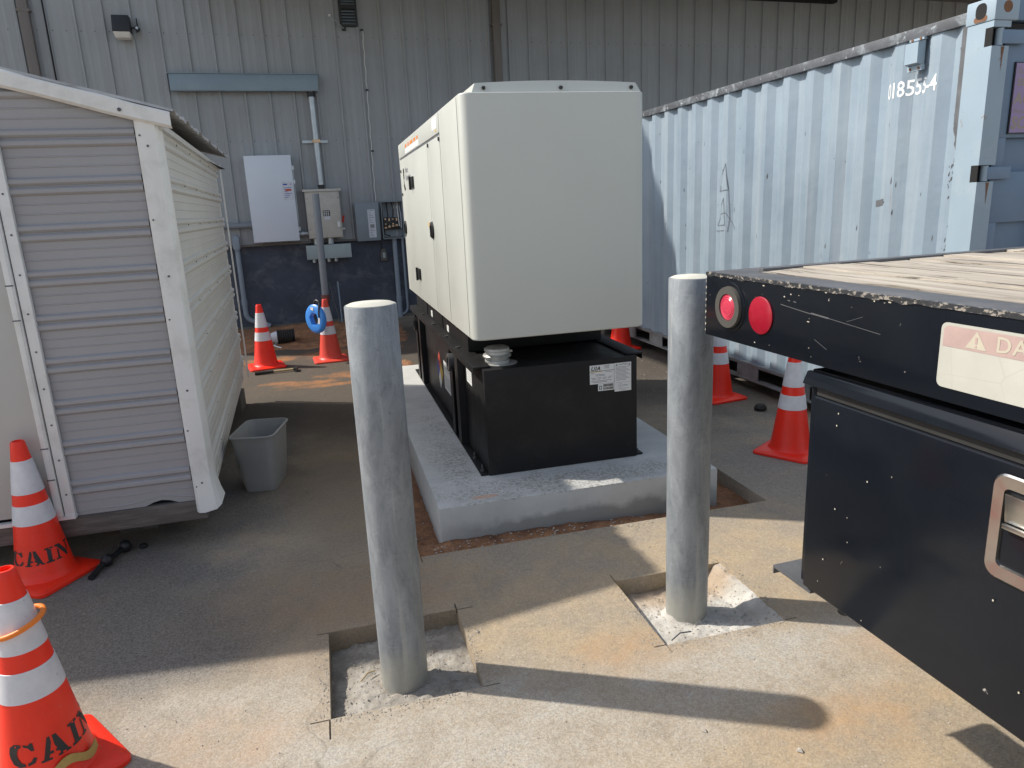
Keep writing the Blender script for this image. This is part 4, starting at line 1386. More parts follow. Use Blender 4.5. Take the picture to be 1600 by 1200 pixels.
# doors: frame plane with pressed recesses
for k, (dx0, dx1) in enumerate(((.123, 1.213), (1.225, CW - .123))):
    mb = MB(MC)
    xin0, xin1 = dx0 + .085, dx1 - .06
    rec = [(.30, .66), (.72, 1.06), (1.12, 1.395), (1.56, 1.87), (2.32, 2.40)] if False else [(.22, .56), (.68, 1.02), (1.14, 1.395), (1.68, 1.868)]
    zc = [.125] + [v for r in rec for v in r] + [2.40]
    yo = .028
    for i in range(0, len(zc), 2):
        mb.box(dx0, dx1, yo, yo + .04, zc[i], zc[i + 1])
    for z0, z1 in rec:
        mb.box(dx0, xin0, yo, yo + .04, z0, z1)
        mb.box(xin1, dx1, yo, yo + .04, z0, z1)
        mb.box(xin0, xin1, yo + .034, yo + .04, z0, z1)
    mb.box(dx0, dx1, yo + .02, yo + .04, 2.40, 2.47)
    door = part("door", mb, 'cont_door', ct, bev=.003)
    mb = MB(MC)
    mb.box(dx0, dx1, yo + .012, yo + .019, 2.405, 2.466)
    part("gasket", mb, 'rubber', door)
    for xr in (dx0 + .40, dx1 - .22):
        mb = MB(MC); mb.cyl((xr, .0, .06), (xr, .0, 2.52), .017, n=10)
        lr = part("lock_rod", mb, 'cont_door', door)
        mb = MB(MC)
        for z in (.25, .9, 1.5, 2.2): mb.box(xr - .05, xr + .05, -.022, yo - .001, z, z + .06)
        part("rod_bracket", mb, 'cont_door', lr)
    hx = dx0 - .045 if k == 0 else dx1 + .045
    for z0, z1 in ((.35, .44), (.93, 1.02), (1.63, 1.722), (2.345, 2.44)):
        mb = MB(MC)
        mb.cyl((hx - .012, .020, z0 + .004), (hx - .012, .020, z1 - .004), .021, n=12)
        hg = part("hinge", mb, 'cont_post' if k == 0 else 'cont_door', door)
        mb = MB(MC)
        if k == 0: mb.box(hx - .012, dx0 + .115, -.001, .012, z0 + .012, z1 - .012)
        else: mb.box(dx1 - .115, hx + .012, -.001, .012, z0 + .012, z1 - .012)
        part("hinge_strap", mb, 'cont_door', hg, bev=.003)
        if k == 0:
            mb = MB(MC)
            mb.add([(hx - .014, -.0016, z0 - .004), (hx + .010, -.0016, z0 - .004), (hx + .004, -.0016, z0 - .05), (hx - .001, -.0016, z0 - .13), (hx - .006, -.0016, z0 - .06)], [(0, 1, 2, 3, 4)])
            part("rust_stain", mb, 'rust', hg)
            mb = MB(MC); mb.box(.001, .112, .040, .0475, z0 + .001, z1 - .001); mb.box(.0005, .006, .003, .0475, z0 + .001, z1 - .001); part("hinge_slot_shade", mb, 'dark_gap', ct)  # near-black plates put the shade of the hinge cut-outs into colour
    if k == 0:
        mb = MB(MC); mb.box(.205, .60, yo - .010, yo - .0005, 1.888, 2.268)
        sg_ = part("sign", mb, 'black', door)
        mb = MB(MC); mb.box(.211, .594, yo - .0125, yo - .0102, 1.894, 2.262)
        part("sign_face", mb, 'purple', sg_)
        mb = MB(MC)
        for s_, sz, x, z, wgt in (("Sou", .052, .222, 2.205, 0), ("EL", .058, .228, 2.145, .0015), ("ACC", .088, .216, 2.048, .002), ("Thro", .040, .216, 1.998, 0), ("SOU", .092, .214, 1.915, .002)):
            vs, fs = text_geo(s_, sz, .12, wgt)
            mb.add([(x + p[0], yo - .0133, z + p[1]) for p in vs], fs)
        part("sign_lettering", mb, 'gold', sg_, recalc=False)
# number painted over the corrugation
def conform(vs, fs, tpos, zpos, lift=.0018):
    """2D text -> wall: text x runs towards the door end (decreasing t)."""
    bm = bmesh.new()
    bv = [bm.verts.new((tpos - p[0], 0, zpos + p[1])) for p in vs]
    for f in fs:
        try: bm.faces.new([bv[i] for i in f])
        except ValueError: pass
    for tt in brk:
        bmesh.ops.bisect_plane(bm, geom=bm.verts[:] + bm.edges[:] + bm.faces[:], plane_co=(tt, 0, 0), plane_no=(1, 0, 0))
    bm.verts.index_update()
    V = [(cp(v.co.x) - lift, v.co.x, v.co.z) for v in bm.verts]
    Fc = [tuple(v.index for v in f.verts) for f in bm.faces]
    bm.free()
    return V, Fc
mb = MB(MC)
for s_, tp, zp, sz in (("018555-4", .764, 2.175, .125),):
    vs, fs = text_geo(s_, sz, 0, .0016, .98)
    wd = max(p[0] for p in vs)
    sc_ = .412 / wd
    rise = -.0
    vs = [(p[0] * sc_, p[1] * 1.05 + rise * p[0]) for p in vs]
    mb.add(*conform(vs, fs, tp, zp))
part("container_number", mb, 'number_white', side_near, recalc=False)
# graffiti
def stroke(mb, pts, wdt):
    for (a0, c0), (a1, c1) in zip(pts[:-1], pts[1:]):
        dx, dz = a1 - a0, c1 - c0
        L = sqrt(dx * dx + dz * dz) or 1
        px_, pz_ = -dz / L * wdt / 2, dx / L * wdt / 2
        vs = [(a0 + px_, c0 + pz_), (a0 - px_, c0 - pz_), (a1 - px_, c1 - pz_), (a1 + px_, c1 + pz_)]
        mb.add(*conform(vs, [(0, 1, 2, 3)], 2.75, 1.30))
mb = MB(MC)
stroke(mb, [(.16, .60), (.02, .36), (.20, .37), (.16, .60), (.20, .38), (.22, .12), (.20, .0)], .010)
stroke(mb, [(.0, .05), (.14, .30), (.17, .06), (.0, .05)], .010)
stroke(mb, [(.05, .15), (.18, .17), (.28, .02)], .008)
stroke(mb, [(-.02, .0), (.16, .01)], .009)
part("graffiti", mb, 'marker_line', side_near, recalc=False)
# scrapes
mb = MB(MC)
rg = random.Random(11)
for i in range(70):
    tt, z = rg.uniform(.25, 5.2), rg.uniform(.3, 2.4)
    l_, w_ = rg.uniform(.006, .05), rg.uniform(.002, .007)
    vs = [(0, 0), (w_, .5 * w_), (w_ * 1.3, l_ * .5), (w_ * .8, l_), (w_ * .3, l_ * .7), (-.4 * w_, l_ * .4)]
    mb.add(*conform(vs, [(0, 1, 2, 3, 4, 5)], tt, z, .0012))
part("scrape", mb, 'grime', side_near, recalc=False, kind='stuff')
mb = MB(MC)
mb.add(*conform([(0, 0), (.10, .012), (.10, .055), (.0, .042)], [(0, 1, 2, 3)], .80, 1.50, .0014))
part("tape_mark", mb, 'grime', side_near, recalc=False)
# black grime on the flat beside the post: irregular patch
mb = MB(MC)
rg = random.Random(5)
ed = [(.160 + rg.uniform(-.004, .006), .226 + rg.uniform(-.02, .012)) for i in range(60)]
for i in range(34):
    z1, z0 = 2.482 - i * .021, 2.482 - (i + 1) * .021
    (a1, b1_), (a0, b0_) = ed[i], ed[i + 1]
    k1, k0 = (1, 1) if i < 22 else (1 - (i - 22) / 13, 1 - (i - 21) / 13)
    mb.add(*conform([(-(a1 + (b1_ - a1) * k1), z1), (-a1, z1), (-a0, z0), (-(a0 + (b0_ - a0) * k0), z0)], [(0, 1, 2, 3)], 0, 0, .0016))
for i in range(40):
    z = 1.80 - abs(rg.gauss(0, .45))
    t_, wv, hh = rg.uniform(.165, .235), rg.uniform(.002, .009), rg.uniform(.006, .03)
    mb.add(*conform([(-t_ - wv, z), (-t_ + wv * .6, z + hh * .3), (-t_ + wv, z + hh), (-t_ - wv * .4, z + hh * .8)], [(0, 1, 2, 3)], 0, 0, .0017))
part("grime_patch", mb, 'grime', side_near, recalc=False, kind='stuff')
# vent box
mb = MB(MC)
mb.box(-.012, .010, .452, .562, 2.305, 2.335); mb.box(-.012, .010, .452, .562, 2.475, 2.488)
mb.hexa([(-.045, .458, 2.345), (-.045, .556, 2.345), (.010, .556, 2.330), (.010, .458, 2.330), (-.045, .458, 2.462), (-.045, .556, 2.462), (.010, .556, 2.475), (.010, .458, 2.475)])
vb = part("vent_box", mb, 'cont_post', ct)
mb = MB(MC)
for z in (2.318, 2.482):
    for y in (.475, .538): mb.cyl((-.012, y, z), (-.017, y, z), .008, n=8)
part("bolt", mb, 'rust', vb)
mb = MB(MC)
for y in (.35, 5.2):
    pass
for k, y in enumerate((.5, 5.4)):
    mb = MB(MC); mb.box(-.02, CW + .02, y - .07, y + .07, -.10, -.001)
    solo("timber_bearer", mb, 'old_wood', MC @ Vector((1.2, y, -.10)), ("weathered timber bearer under the door end of the blue container", "weathered timber bearer under the far end of the blue container")[k], "timber", "bearers under the container")

# ------------------------------------------------------------------ SHED
FR, BR = Vector((-.72, 4.012, 0)), Vector((-.858, 7.29, 0))
sd = (BR - FR).normalized()
sn = Vector((sd.y, -sd.x, 0))        # outward normal of the right-hand side
sh = root("storage_shed", (-2.05, 5.6, 0), "old white ribbed metal garden shed with a gable roof at the left", "shed")
SW = 2.66
XL = FR.x - SW
RZ, EZ = 2.595, 2.205
XR = (FR.x + XL) / 2
def roofz(x):
    return RZ - .272 * abs(x - XR)
PD = .218
def course_prof():
    """(z offset, outward depth) of one siding course, bottom to top"""
    return [(0, 0), (.038, 0), (.0405, .0035), (.0435, .0035), (.046, 0), (.084, 0), (.0865, .0035), (.0895, .0035), (.092, 0), (.128, 0),
            (.133, .011), (.141, .017), (.157, .017), (.164, .011), (.170, .001), (.174, .001), (.180, .011), (.187, .017), (.203, .017), (.210, .010), (.214, 0), (PD, 0)]
def siding(origin, u, n, L, zb, zt, mat, clip=None, name="siding_panel", ragged=None):
    z = zb
    k = 0
    while z < zt - .01:
        mb = MB()
        prof = [(a, d) for a, d in course_prof() if z + a <= zt + 1e-6]
        if len(prof) < 2: break
        nseg = 14 if (ragged and k == 0) else 1
        vs = []
        for i in range(nseg + 1):
            t = L * i / nseg
            for a, d in prof:
                q = origin + u * t + n * d
                dz = 0
                if ragged and k == 0:
                    dz = ragged(t, a)
                vs.append((q.x, q.y, z + a + dz))
        m_ = len(prof)
        fs = [(i * m_ + j, (i + 1) * m_ + j, (i + 1) * m_ + j + 1, i * m_ + j + 1) for i in range(nseg) for j in range(m_ - 1)]
        if clip:
            bm = bmesh.new()
            bv = [bm.verts.new(v) for v in vs]
            for f in fs: bm.faces.new([bv[i] for i in f])
            for co, no in clip:
                bmesh.ops.bisect_plane(bm, geom=bm.verts[:] + bm.edges[:] + bm.faces[:], plane_co=co, plane_no=no, clear_outer=True)
            bm.verts.index_update()
            vs = [tuple(v.co) for v in bm.verts]
            fs = [tuple(v.index for v in f.verts) for f in bm.faces]
            bm.free()
        if fs:
            mb.add(vs, fs)
            part(name, mb, mat, sh, smooth=32)
        z += PD
        k += 1
Z0 = 1.986 - .153 - PD * 8 + .218
Z0 = 1.986 - .153 - PD * 7.0 - .09
ZB = .21
sl_ = .272
slope_r = Vector((sl_, 0, 1)).normalized()
slope_l = Vector((-sl_, 0, 1)).normalized()
rp = Vector((XR, 0, RZ - .03))
clipR = [(rp, slope_r), (rp, slope_l)]
rag = lambda t, a: (.030 * math.exp(-((t - .42) / .09) ** 2) - .018 * math.exp(-((t - .02) / .2) ** 2) + .008 * sin(t * 19)) * max(0, 1 - a / .09)
Zs = 1.986 - .153 - PD * 7 - PD * .46 + .218 * 0
Zs = .2125
# right of the door, above the door, left of the door
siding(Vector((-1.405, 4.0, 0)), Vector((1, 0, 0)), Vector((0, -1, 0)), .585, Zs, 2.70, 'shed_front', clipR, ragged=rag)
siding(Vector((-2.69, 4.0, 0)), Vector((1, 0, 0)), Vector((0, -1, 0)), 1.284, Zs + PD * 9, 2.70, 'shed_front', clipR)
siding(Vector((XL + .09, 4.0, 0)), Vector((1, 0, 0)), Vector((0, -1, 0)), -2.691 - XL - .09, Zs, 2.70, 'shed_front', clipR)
# right-hand side
SL = (BR - FR).length
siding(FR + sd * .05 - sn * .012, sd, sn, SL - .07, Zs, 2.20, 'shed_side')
# dark framed core just behind the skins
mb = MB()
i_ = .03
core = [(FR.x - i_ - .02, FR.y + i_), (BR.x - i_ - .02, BR.y - i_), (XL + i_, BR.y - i_), (XL + i_, FR.y + i_)]
mb.prism(core, lambda u, v: (u, v, .20), lambda u, v: (u, v, 2.16))
mb.prism([(XL + i_, 2.161), (FR.x - i_ - .03, 2.161), (XR, RZ - .05)], lambda u, v: (u, FR.y + i_, v), lambda u, v: (u, BR.y - i_, v))
part("frame_core", mb, 'dark_gap', sh)
mb = MB()
mb.box(XL, XL + .02, FR.y + .06, BR.y - .02, .21, 2.19)
mb.box(XL + .02, BR.x - .03, BR.y - .025, BR.y - .005, .21, 2.19)
part("rear_wall", mb, 'shed_side', sh)
# corner trim: two flanges with a flared torn foot
mb = MB()
tl = -.815
n = 26
vs, fs = [], []
for i in range(n + 1):
    t = i / n
    z = .185 + (roofz(-.80) - .04 - .185) * t
    fl = .034 * max(0, 1 - t / .085)
    dz = -.025 if i == 0 else 0
    row = [(tl, 3.985 - .002, z + dz), (tl + .015, 3.970 - fl * .3, z + dz), (tl + .045, 3.966 - fl * .4, z + dz), (-.722 + fl * .5, 3.968 - fl * .6, z + dz * .4), (-.712 + fl * .9, 3.985 - fl * .4, z + .02 * fl * 20 * (i == 0) * .5), (-.708 + fl, 4.075, z + .03 * (i == 0))]
    vs += row
m_ = 6
fs = [(i * m_ + j, i * m_ + j + 1, (i + 1) * m_ + j + 1, (i + 1) * m_ + j) for i in range(n) for j in range(m_ - 1)]
mb.add(vs, fs)
ctm = part("corner_trim", mb, 'shed_trim', sh, smooth=30)
mb = MB()
for z in (2.08, 1.45, .85, .33):
    mb.cyl((-.765, 3.967, z), (-.765, 3.963, z), .006, n=8)
for z in (2.10, 1.7, 1.2, .6, .28):
    mb.cyl((-.795, 3.972, z + .03), (-.795, 3.966, z + .03), .005, n=6)
part("screw", mb, 'grime', ctm, kind='stuff')
mb = MB()
q0, q1 = BR - sd * .025 + sn * .022, BR + sn * .028
mb.hexa([tuple(q0 + Vector((0, 0, .2))), tuple(q0 + sn * .006 + Vector((0, 0, .2))), tuple(q1 + sn * .006 + sd * .012 + Vector((0, 0, .2))), tuple(q1 + sd * .012 + Vector((0, 0, .2))),
         tuple(q0 + Vector((0, 0, 2.20))), tuple(q0 + sn * .006 + Vector((0, 0, 2.20))), tuple(q1 + sn * .006 + sd * .012 + Vector((0, 0, 2.20))), tuple(q1 + sd * .012 + Vector((0, 0, 2.20)))])
part("corner_trim", mb, 'shed_trim', sh)
mb = MB()
a_ = FR + sn * .016
for k in range(9):
    for t in (.55, 1.15, 1.75, 2.35, 2.9):
        q = FR + sd * (t + .1 * (k % 2)) + sn * .010
        z = Zs + PD * k + .176
        mb.cyl(tuple(q + Vector((0, 0, z))), tuple(q + sn * .004 + Vector((0, 0, z))), .0045, n=6)
part("side_screw", mb, 'grime', sh, kind='stuff')
# fascia boards of the gable (folded sheet) right and left of the ridge
def fascia(xa, xb):
    mb = MB()
    n = 10
    vs = []
    for i in range(n + 1):
        x = xa + (xb - xa) * i / n
        zt = roofz(x) + .022 + .003 * sin(x * 9)
        w1 = .004 * sin(x * 13 + 1)
        vs += [(x, 3.99, zt + .002), (x, 3.952, zt + .002 + w1), (x, 3.945, zt - .008 + w1), (x, 3.946 + w1, zt - .066), (x, 3.962, zt - .078), (x, 3.985, zt - .078)]
    fs = [(i * 6 + j, i * 6 + j + 1, (i + 1) * 6 + j + 1, (i + 1) * 6 + j) for i in range(n) for j in range(5)]
    mb.add(vs, fs)
    return part("fascia", mb, 'shed_trim', sh, smooth=30)
fa = fascia(-.642, XR)
fascia(XL - .08, XR)
mb = MB(); mb.cyl((-.86, 3.946, 2.245), (-.86, 3.941, 2.245), .009, n=8); mb.cyl((-1.55, 3.946, 2.40), (-1.55, 3.938, 2.40), .010, n=8)
part("screw", mb, 'grime', fa, kind='stuff')
# roof sheets: ribs run down the slope
def roof_sheet(x_e, sgn):
    yy, k = [], 0
    y = 3.95
    prof = []
    while y < 7.42:
        for dy, d in ((0, 0), (.050, 0), (.062, .018), (.092, .018), (.104, 0)):
            prof.append((y + dy, d))
        y += .152
    mb = MB()
    sh_ = lambda y: -.04 * (y - 4.0) if sgn > 0 else 0
    vs = []
    for (yv, d) in prof:
        vs.append((XR, yv, RZ + .025 + d))
    for (yv, d) in prof:
        xe = x_e + sh_(yv) + .008 * sin(yv * 31)
        vs.append((xe, yv, RZ + .025 - .272 * abs(xe - XR) + d))
    n = len(prof)
    for (yv, d) in prof:
        vs.append((XR, yv, RZ + .021 + d))
    for (yv, d) in prof:
        xe = x_e + sh_(yv) + .008 * sin(yv * 31)
        vs.append((xe, yv, RZ + .021 - .272 * abs(xe - XR) + d))
    fs = []
    for i in range(n - 1):
        fs += [(i, i + 1, n + i + 1, n + i), (2 * n + i, 3 * n + i, 3 * n + i + 1, 2 * n + i + 1), (n + i, n + i + 1, 3 * n + i + 1, 3 * n + i)]
    mb.add(vs, fs)
    return part("roof", mb, 'shed_roof', sh, smooth=25)
roof_sheet(-.628, 1)
roof_sheet(XL - .09, -1)
mb = MB()
p0, p1 = FR + sn * .03, BR + sn * .03
mb.hexa([(p0.x - .06, 4.0, 2.158), (p0.x + .0, 4.0, 2.158), (p1.x + .0, p1.y, 2.158), (p1.x - .06, p1.y, 2.158), (p0.x - .06, 4.0, 2.192), (p0.x, 4.0, 2.186), (p1.x, p1.y, 2.186), (p1.x - .06, p1.y, 2.192)])
part("eave_strip", mb, 'shed_side', sh)
# door, its frame and hinge rail
mb = MB(); mb.box(-2.64, -1.492, 3.975, 3.995, .262, 2.08); dr = part("door", mb, 'shed_door', sh, bev=.006)
mb = MB()
mb.box(-1.450, -1.402, 3.966, 3.995, .225, 2.14)
mb.box(-2.69, -2.642, 3.966, 3.995, .225, 2.14)
mb.box(-2.641, -1.451, 3.966, 3.995, 2.094, 2.14)
df = part("door_frame", mb, 'shed_trim', sh, bev=.003)
mb = MB()
for i in range(9):
    z = .36 + .19 * i
    mb.cyl((-1.424, 3.966, z), (-1.424, 3.963, z), .005, n=8)
part("screw", mb, 'grime', df, kind='stuff')
mb = MB(); mb.box(-1.490, -1.456, 3.955, 3.985, .245, 2.085); mb.box(-1.486, -1.462, 3.950, 3.9548, .245, 2.085)
hr = part("hinge_rail", mb, 'shed_trim', dr, bev=.003)
mb = MB()
for z in (.45, .62, 1.28, 1.45): mb.box(-1.492, -1.455, 3.9485, 3.9492, z, z + .006)
part("hinge_joint", mb, 'grime', hr)
mb = MB(); mb.box(-2.64, -1.40, 3.955, 3.995, .225, .243); part("sill_track", mb, 'shed_trim', dr)
# floor beam
mb = MB(); mb.box(XL + .02, FR.x - .045, 3.985, 4.03, .115, .224)
part("floor_beam", mb, 'old_wood', sh, bev=.004)
mb = MB()
q0, q1 = FR - sn * .06, BR - sn * .06
mb.hexa([(q0.x - .045, 4.031, .115), (q0.x, 4.031, .115), (q1.x, q1.y - .02, .115), (q1.x - .045, q1.y - .02, .115), (q0.x - .045, 4.031, .224), (q0.x, 4.031, .224), (q1.x, q1.y - .02, .224), (q1.x - .045, q1.y - .02, .224)])
part("floor_beam", mb, 'old_wood', sh, bev=.004)
mb = MB(); mb.box(XL + .03, BR.x - .08, 4.04, BR.y - .03, .16, .21); part("floor", mb, 'old_wood', sh)
for k, (x, y, lab) in enumerate(((-1.22, 4.50, "concrete block propping the front of the shed beside the cord"), (-.98, 7.0, "concrete block under the far corner of the shed"), (-2.9, 4.2, "concrete block under the left end of the shed"), (-2.9, 7.0, "concrete block under the rear left of the shed"))):
    mb = MB(); y = y * .972; x = x * .972
    mb.box(x - .11, x + .10, y - .15, y + .2, -.005, .155)
    solo("concrete_block", mb, 'block', (x, y, 0), lab, "block", "blocks under the shed", bev=.008)

# shed shrunk towards the camera, set so its cast shadow falls further forward
SK = .972
for o in list(COL.objects):
    a_ = o
    while a_.parent: a_ = a_.parent
    if a_ is sh and o.type == 'MESH':
        o.data.transform(Matrix.Scale(SK, 4))
sh.location = (-1.993, 5.443, .048)
MATS[sh.name] = None

# ------------------------------------------------------------------ TRUCK BED
td = Vector((-.0386, .99926, 0))
tn = Vector((td.y, -td.x, 0))
MT = Matrix(((-td.x, tn.x, 0, 1.264), (-td.y, tn.y, 0, 2.21), (0, 0, 1, 1.465), (0, 0, 0, 1)))
tr = root("flatbed_truck", (MT @ Vector((2.6, 1.2, -1.465))), "black flatbed truck with a bleached wooden deck and a side toolbox", "truck")
TLn, TWd = 5.2, 2.34
mb = MB(MT)
mb.box(0, TLn, 0, .008, -.211, -.004)
mb.box(0, .008, .0085, TWd, -.211, -.004)
mb.box(.0, TLn, TWd - .008, TWd, -.211, -.004)
mb.box(.0085, TLn, .0085, .06, -.211, -.203)
part("side_rail", mb, 'truck', tr, bev=.003)
mb = MB(MT)
mb.box(-.002, TLn, -.002, .118, -.0035, .006)
mb.box(-.002, .122, .1185, TWd, -.0035, .006)
mb.box(.1225, .147, .1185, TWd, -.0035, .018)
part("edge_plate", mb, 'truck_edge', tr, bev=.003)
# scraped lip along the top edge
mb = MB(MT)
n = 90
vs = []
rg = random.Random(2)
for i in range(n + 1):
    a_ = 1.6 * i / n
    d1_ = .006 + .010 * noise.noise(Vector((a_ * 18, 0, 0)))
    d2_ = .004 + .007 * noise.noise(Vector((a_ * 22, 5, 0)))
    vs += [(a_, -.0028, -.002 - max(.002, d2_)), (a_, -.0030, .0062), (a_, max(.002, d1_), .0067)]
fs = [(i * 3 + j, i * 3 + j + 1, (i + 1) * 3 + j + 1, (i + 1) * 3 + j) for i in range(n) for j in range(2)]
mb.add(vs, fs)
part("scraped_lip", mb, 'truck_worn', tr)
# deck planks run along the truck
npl = 15
pw = (TWd - .122) / npl
rg = random.Random(21)
for i in range(npl):
    y0 = .121 + i * pw
    z = .013 + rg.uniform(-.002, .002)
    e0 = .150 + rg.uniform(-.002, .002)
    mb = MB(MT)
    if i == 0:
        # first board: splintered edge with a gap
        nn = 40
        vs = []
        for q in range(nn + 1):
            a_ = e0 + (TLn - e0) * q / nn
            dy = .02 * noise.noise(Vector((a_ * 9, 1, 0))) + (.035 * math.exp(-((a_ - .70) / .10) ** 2))
            vs += [(a_, y0 + dy + .006, -.02), (a_, y0 + dy, z - .004 + .004 * noise.noise(Vector((a_ * 20, 3, 0)))), (a_, y0 + pw - .004, z), (a_, y0 + pw - .004, -.02)]
        fs = [(q * 4 + j, q * 4 + j + 1, (q + 1) * 4 + j + 1, (q + 1) * 4 + j) for q in range(nn) for j in range(3)] + [(0, 1, 2, 3)]
        mb.add(vs, fs)
    else:
        mb.box(e0, TLn, y0 + .002, y0 + pw - rg.uniform(.006, .012), -.02, z + rg.uniform(-.003, .003))
    part("deck_plank", mb, 'plank', tr, bev=0 if i == 0 else .002)
mb = MB(MT); mb.box(.01, TLn, .06, TWd - .01, -.05, -.022); part("deck_underframe", mb, 'dark_gap', tr)
# recessed lamp
mb = MB(MT)
def ring(cx, cz, ro, ri, y0, y1, n=32):
    vs = []
    for yy, rr in ((y0, ro), (y1, ro * .97), (y1, ri * 1.02), (y0 + .004, ri)):
        for i in range(n):
            a_ = 2 * pi * i / n
            vs.append((cx + rr * cos(a_), yy, cz + rr * sin(a_)))
    fs = [(k * n + i, k * n + (i + 1) % n, (k + 1) * n + (i + 1) % n, (k + 1) * n + i) for k in range(3) for i in range(n)]
    return vs, fs
mb.add(*ring(.145, -.099, .082, .066, -.001, -.004))
rim = part("lamp_rim", mb, 'truck', tr)
mb = MB(MT); mb.add(*ring(.145, -.099, .069, .043, -.001, -.014)); gr = part("lamp_grommet", mb, 'grommet', tr)
mb = MB(MT); mb.xf = MT @ Matrix.Translation((.146, -.002, -.099)) @ Matrix.Rotation(pi / 2, 4, 'X')
mb.lathe([(.0455, 0), (.0455, .006), (.040, .0095), (.037, .0085), (.034, .0108), (.031, .0098), (.028, .0120), (.024, .0108), (.02, .013), (.012, .0122), (0, .0135)], 32, (0, 0, 0), True, False); part("lens", mb, 'lens_pink', gr, smooth=50)
mb = MB(MT); mb.xf = MT @ Matrix.Translation((.309, -.001, -.105)) @ Matrix.Rotation(pi / 2, 4, 'X')
mb.lathe([(.058, 0), (.058, .003), (.055, .005), (0, .0055)], 36, (0, 0, 0), True, False); part("reflector", mb, 'lens_red', tr, smooth=50)
# chips on the black paint
mb = MB(MT)
rg = random.Random(8)
for i in range(40):
    a_, z = rg.uniform(.02, 1.5), -.006 - .20 * rg.random() ** 2.2
    r_ = rg.choice((.0009, .0012, .0015, .0026))
    if abs(a_ - .145) < .09 and abs(z + .1) < .09: continue
    if a_ > .93 and z < -.02: continue
    k_ = rg.uniform(1, 2.4)
    mb.add([(a_ + r_ * cos(t) * k_, -.0012, z + r_ * sin(t) / k_ ** .5) for t in [2 * pi * q / 6 for q in range(6)]], [tuple(range(6))])
for i in range(13):
    a_, z = rg.choice((rg.uniform(.56, .75), rg.uniform(.56, 1.35))), -rg.uniform(.32, .88)
    r_ = rg.choice((.0010, .0014, .0022))
    mb.add([(a_ + r_ * cos(t), .0118 - .0135, z + r_ * 1.3 * sin(t)) for t in [2 * pi * q / 6 for q in range(6)]], [tuple(range(6))])
for i in range(9):
    z = -.02 - .021 * i
    mb.add([(-.0012, .002, z), (-.0012, .004 + .004 * (i % 3), z - .006), (-.0012, .003, z - .014)], [(0, 1, 2)])
    mb.add([(.0, -.0013, z), (.003 + .003 * (i % 2), -.0013, z - .005), (.0, -.0013, z - .013)], [(0, 1, 2)])
part("paint_chip", mb, 'sign_cream', tr, kind='stuff', recalc=False)
mb = MB(MT)
for (a0, z0, a1, z1, w_) in ((.40, -.060, .53, -.072, .0022), (.53, -.070, .60, -.075, .0045), (.60, -.075, .78, -.090, .0018), (.55, -.14, .60, -.16, .0015), (.665, -.075, .72, -.055, .0012), (.43, -.045, .442, -.046, .003), (.455, -.046, .468, -.047, .003)):
    mb.add([(a0, -.0013, z0 - w_ / 2), (a1, -.0013, z1 - w_ / 2), (a1, -.0013, z1 + w_ / 2), (a0, -.0013, z0 + w_ / 2)], [(0, 1, 2, 3)])
part("scratch", mb, 'truck_edge', tr, recalc=False)
# DANGER sign
mb = MB(MT)
mb.prism(rrect(.951, 1.52, -.178, -.034, .014, 4), lambda u, v: (u, -.0025, v), lambda u, v: (u, -.0005, v))
ds = part("danger_sign", mb, 'sign', tr)
mb = MB(MT)
pl = [(.958, -.086), (1.513, -.086)] + [(1.513, -.050), (1.509, -.043), (1.500, -.040), (.971, -.040), (.962, -.043), (.958, -.050)]
mb.add([(u, -.0031, v) for u, v in pl], [tuple(range(len(pl)))])
part("sign_band", mb, 'sign_pink', ds, recalc=False)
mb = MB(MT)
mb.add([(1.014, -.0037, -.081), (1.064, -.0037, -.081), (1.039, -.0037, -.043)], [(0, 1, 2)])
vs, fs = text_geo("DANGER", .046, 0, .0006, 1.12)
mb.add([(1.083 + p[0], -.0037, -.078 + p[1]) for p in vs], fs)
part("sign_lettering", mb, 'sign_cream', ds, recalc=False)
mb = MB(MT); mb.box(1.0365, 1.0415, -.0043, -.0038, -.070, -.056); mb.box(1.0370, 1.0410, -.0043, -.0038, -.078, -.074); part("exclamation", mb, 'sign_pink', ds)
# toolbox
mb = MB(MT)
BX0, BX1, BZ0, BZ1, BD = .515, 1.80, -.895, -.232, .62
mb.box(BX0, BX1, .028, BD, BZ0, BZ1)
tb = part("toolbox", mb, 'truck', tr, bev=.006)
mb = MB(MT)
mb.hexa([(BX0 - .002, -.004, -.272), (BX1, -.004, -.272), (BX1, .0275, -.272), (BX0 - .002, .0275, -.272), (BX0 - .002, .012, -.236), (BX1, .012, -.236), (BX1, .0275, -.236), (BX0 - .002, .0275, -.236)])
part("rain_lip", mb, 'truck', tb, bev=.004)
mb = MB(MT)
mb.box(.556, 1.76, .002, .0265, -.888, -.300)
dr = part("toolbox_door", mb, 'truck', tb, bev=.007, seg=3)
mb = MB(MT); mb.box(.556, 1.76, .014, .0275, -.2985, -.2735); part("door_gasket", mb, 'rubber', tb)
mb = MB(MT); mb.box(.558, 1.758, -.0005, .001, -.312, -.306) if False else None
mb = MB(MT); mb.cyl((.668, .06, -.93), (.668, .06, -.896), .018, n=12); part("drain_plug", mb, 'rubber', tb)
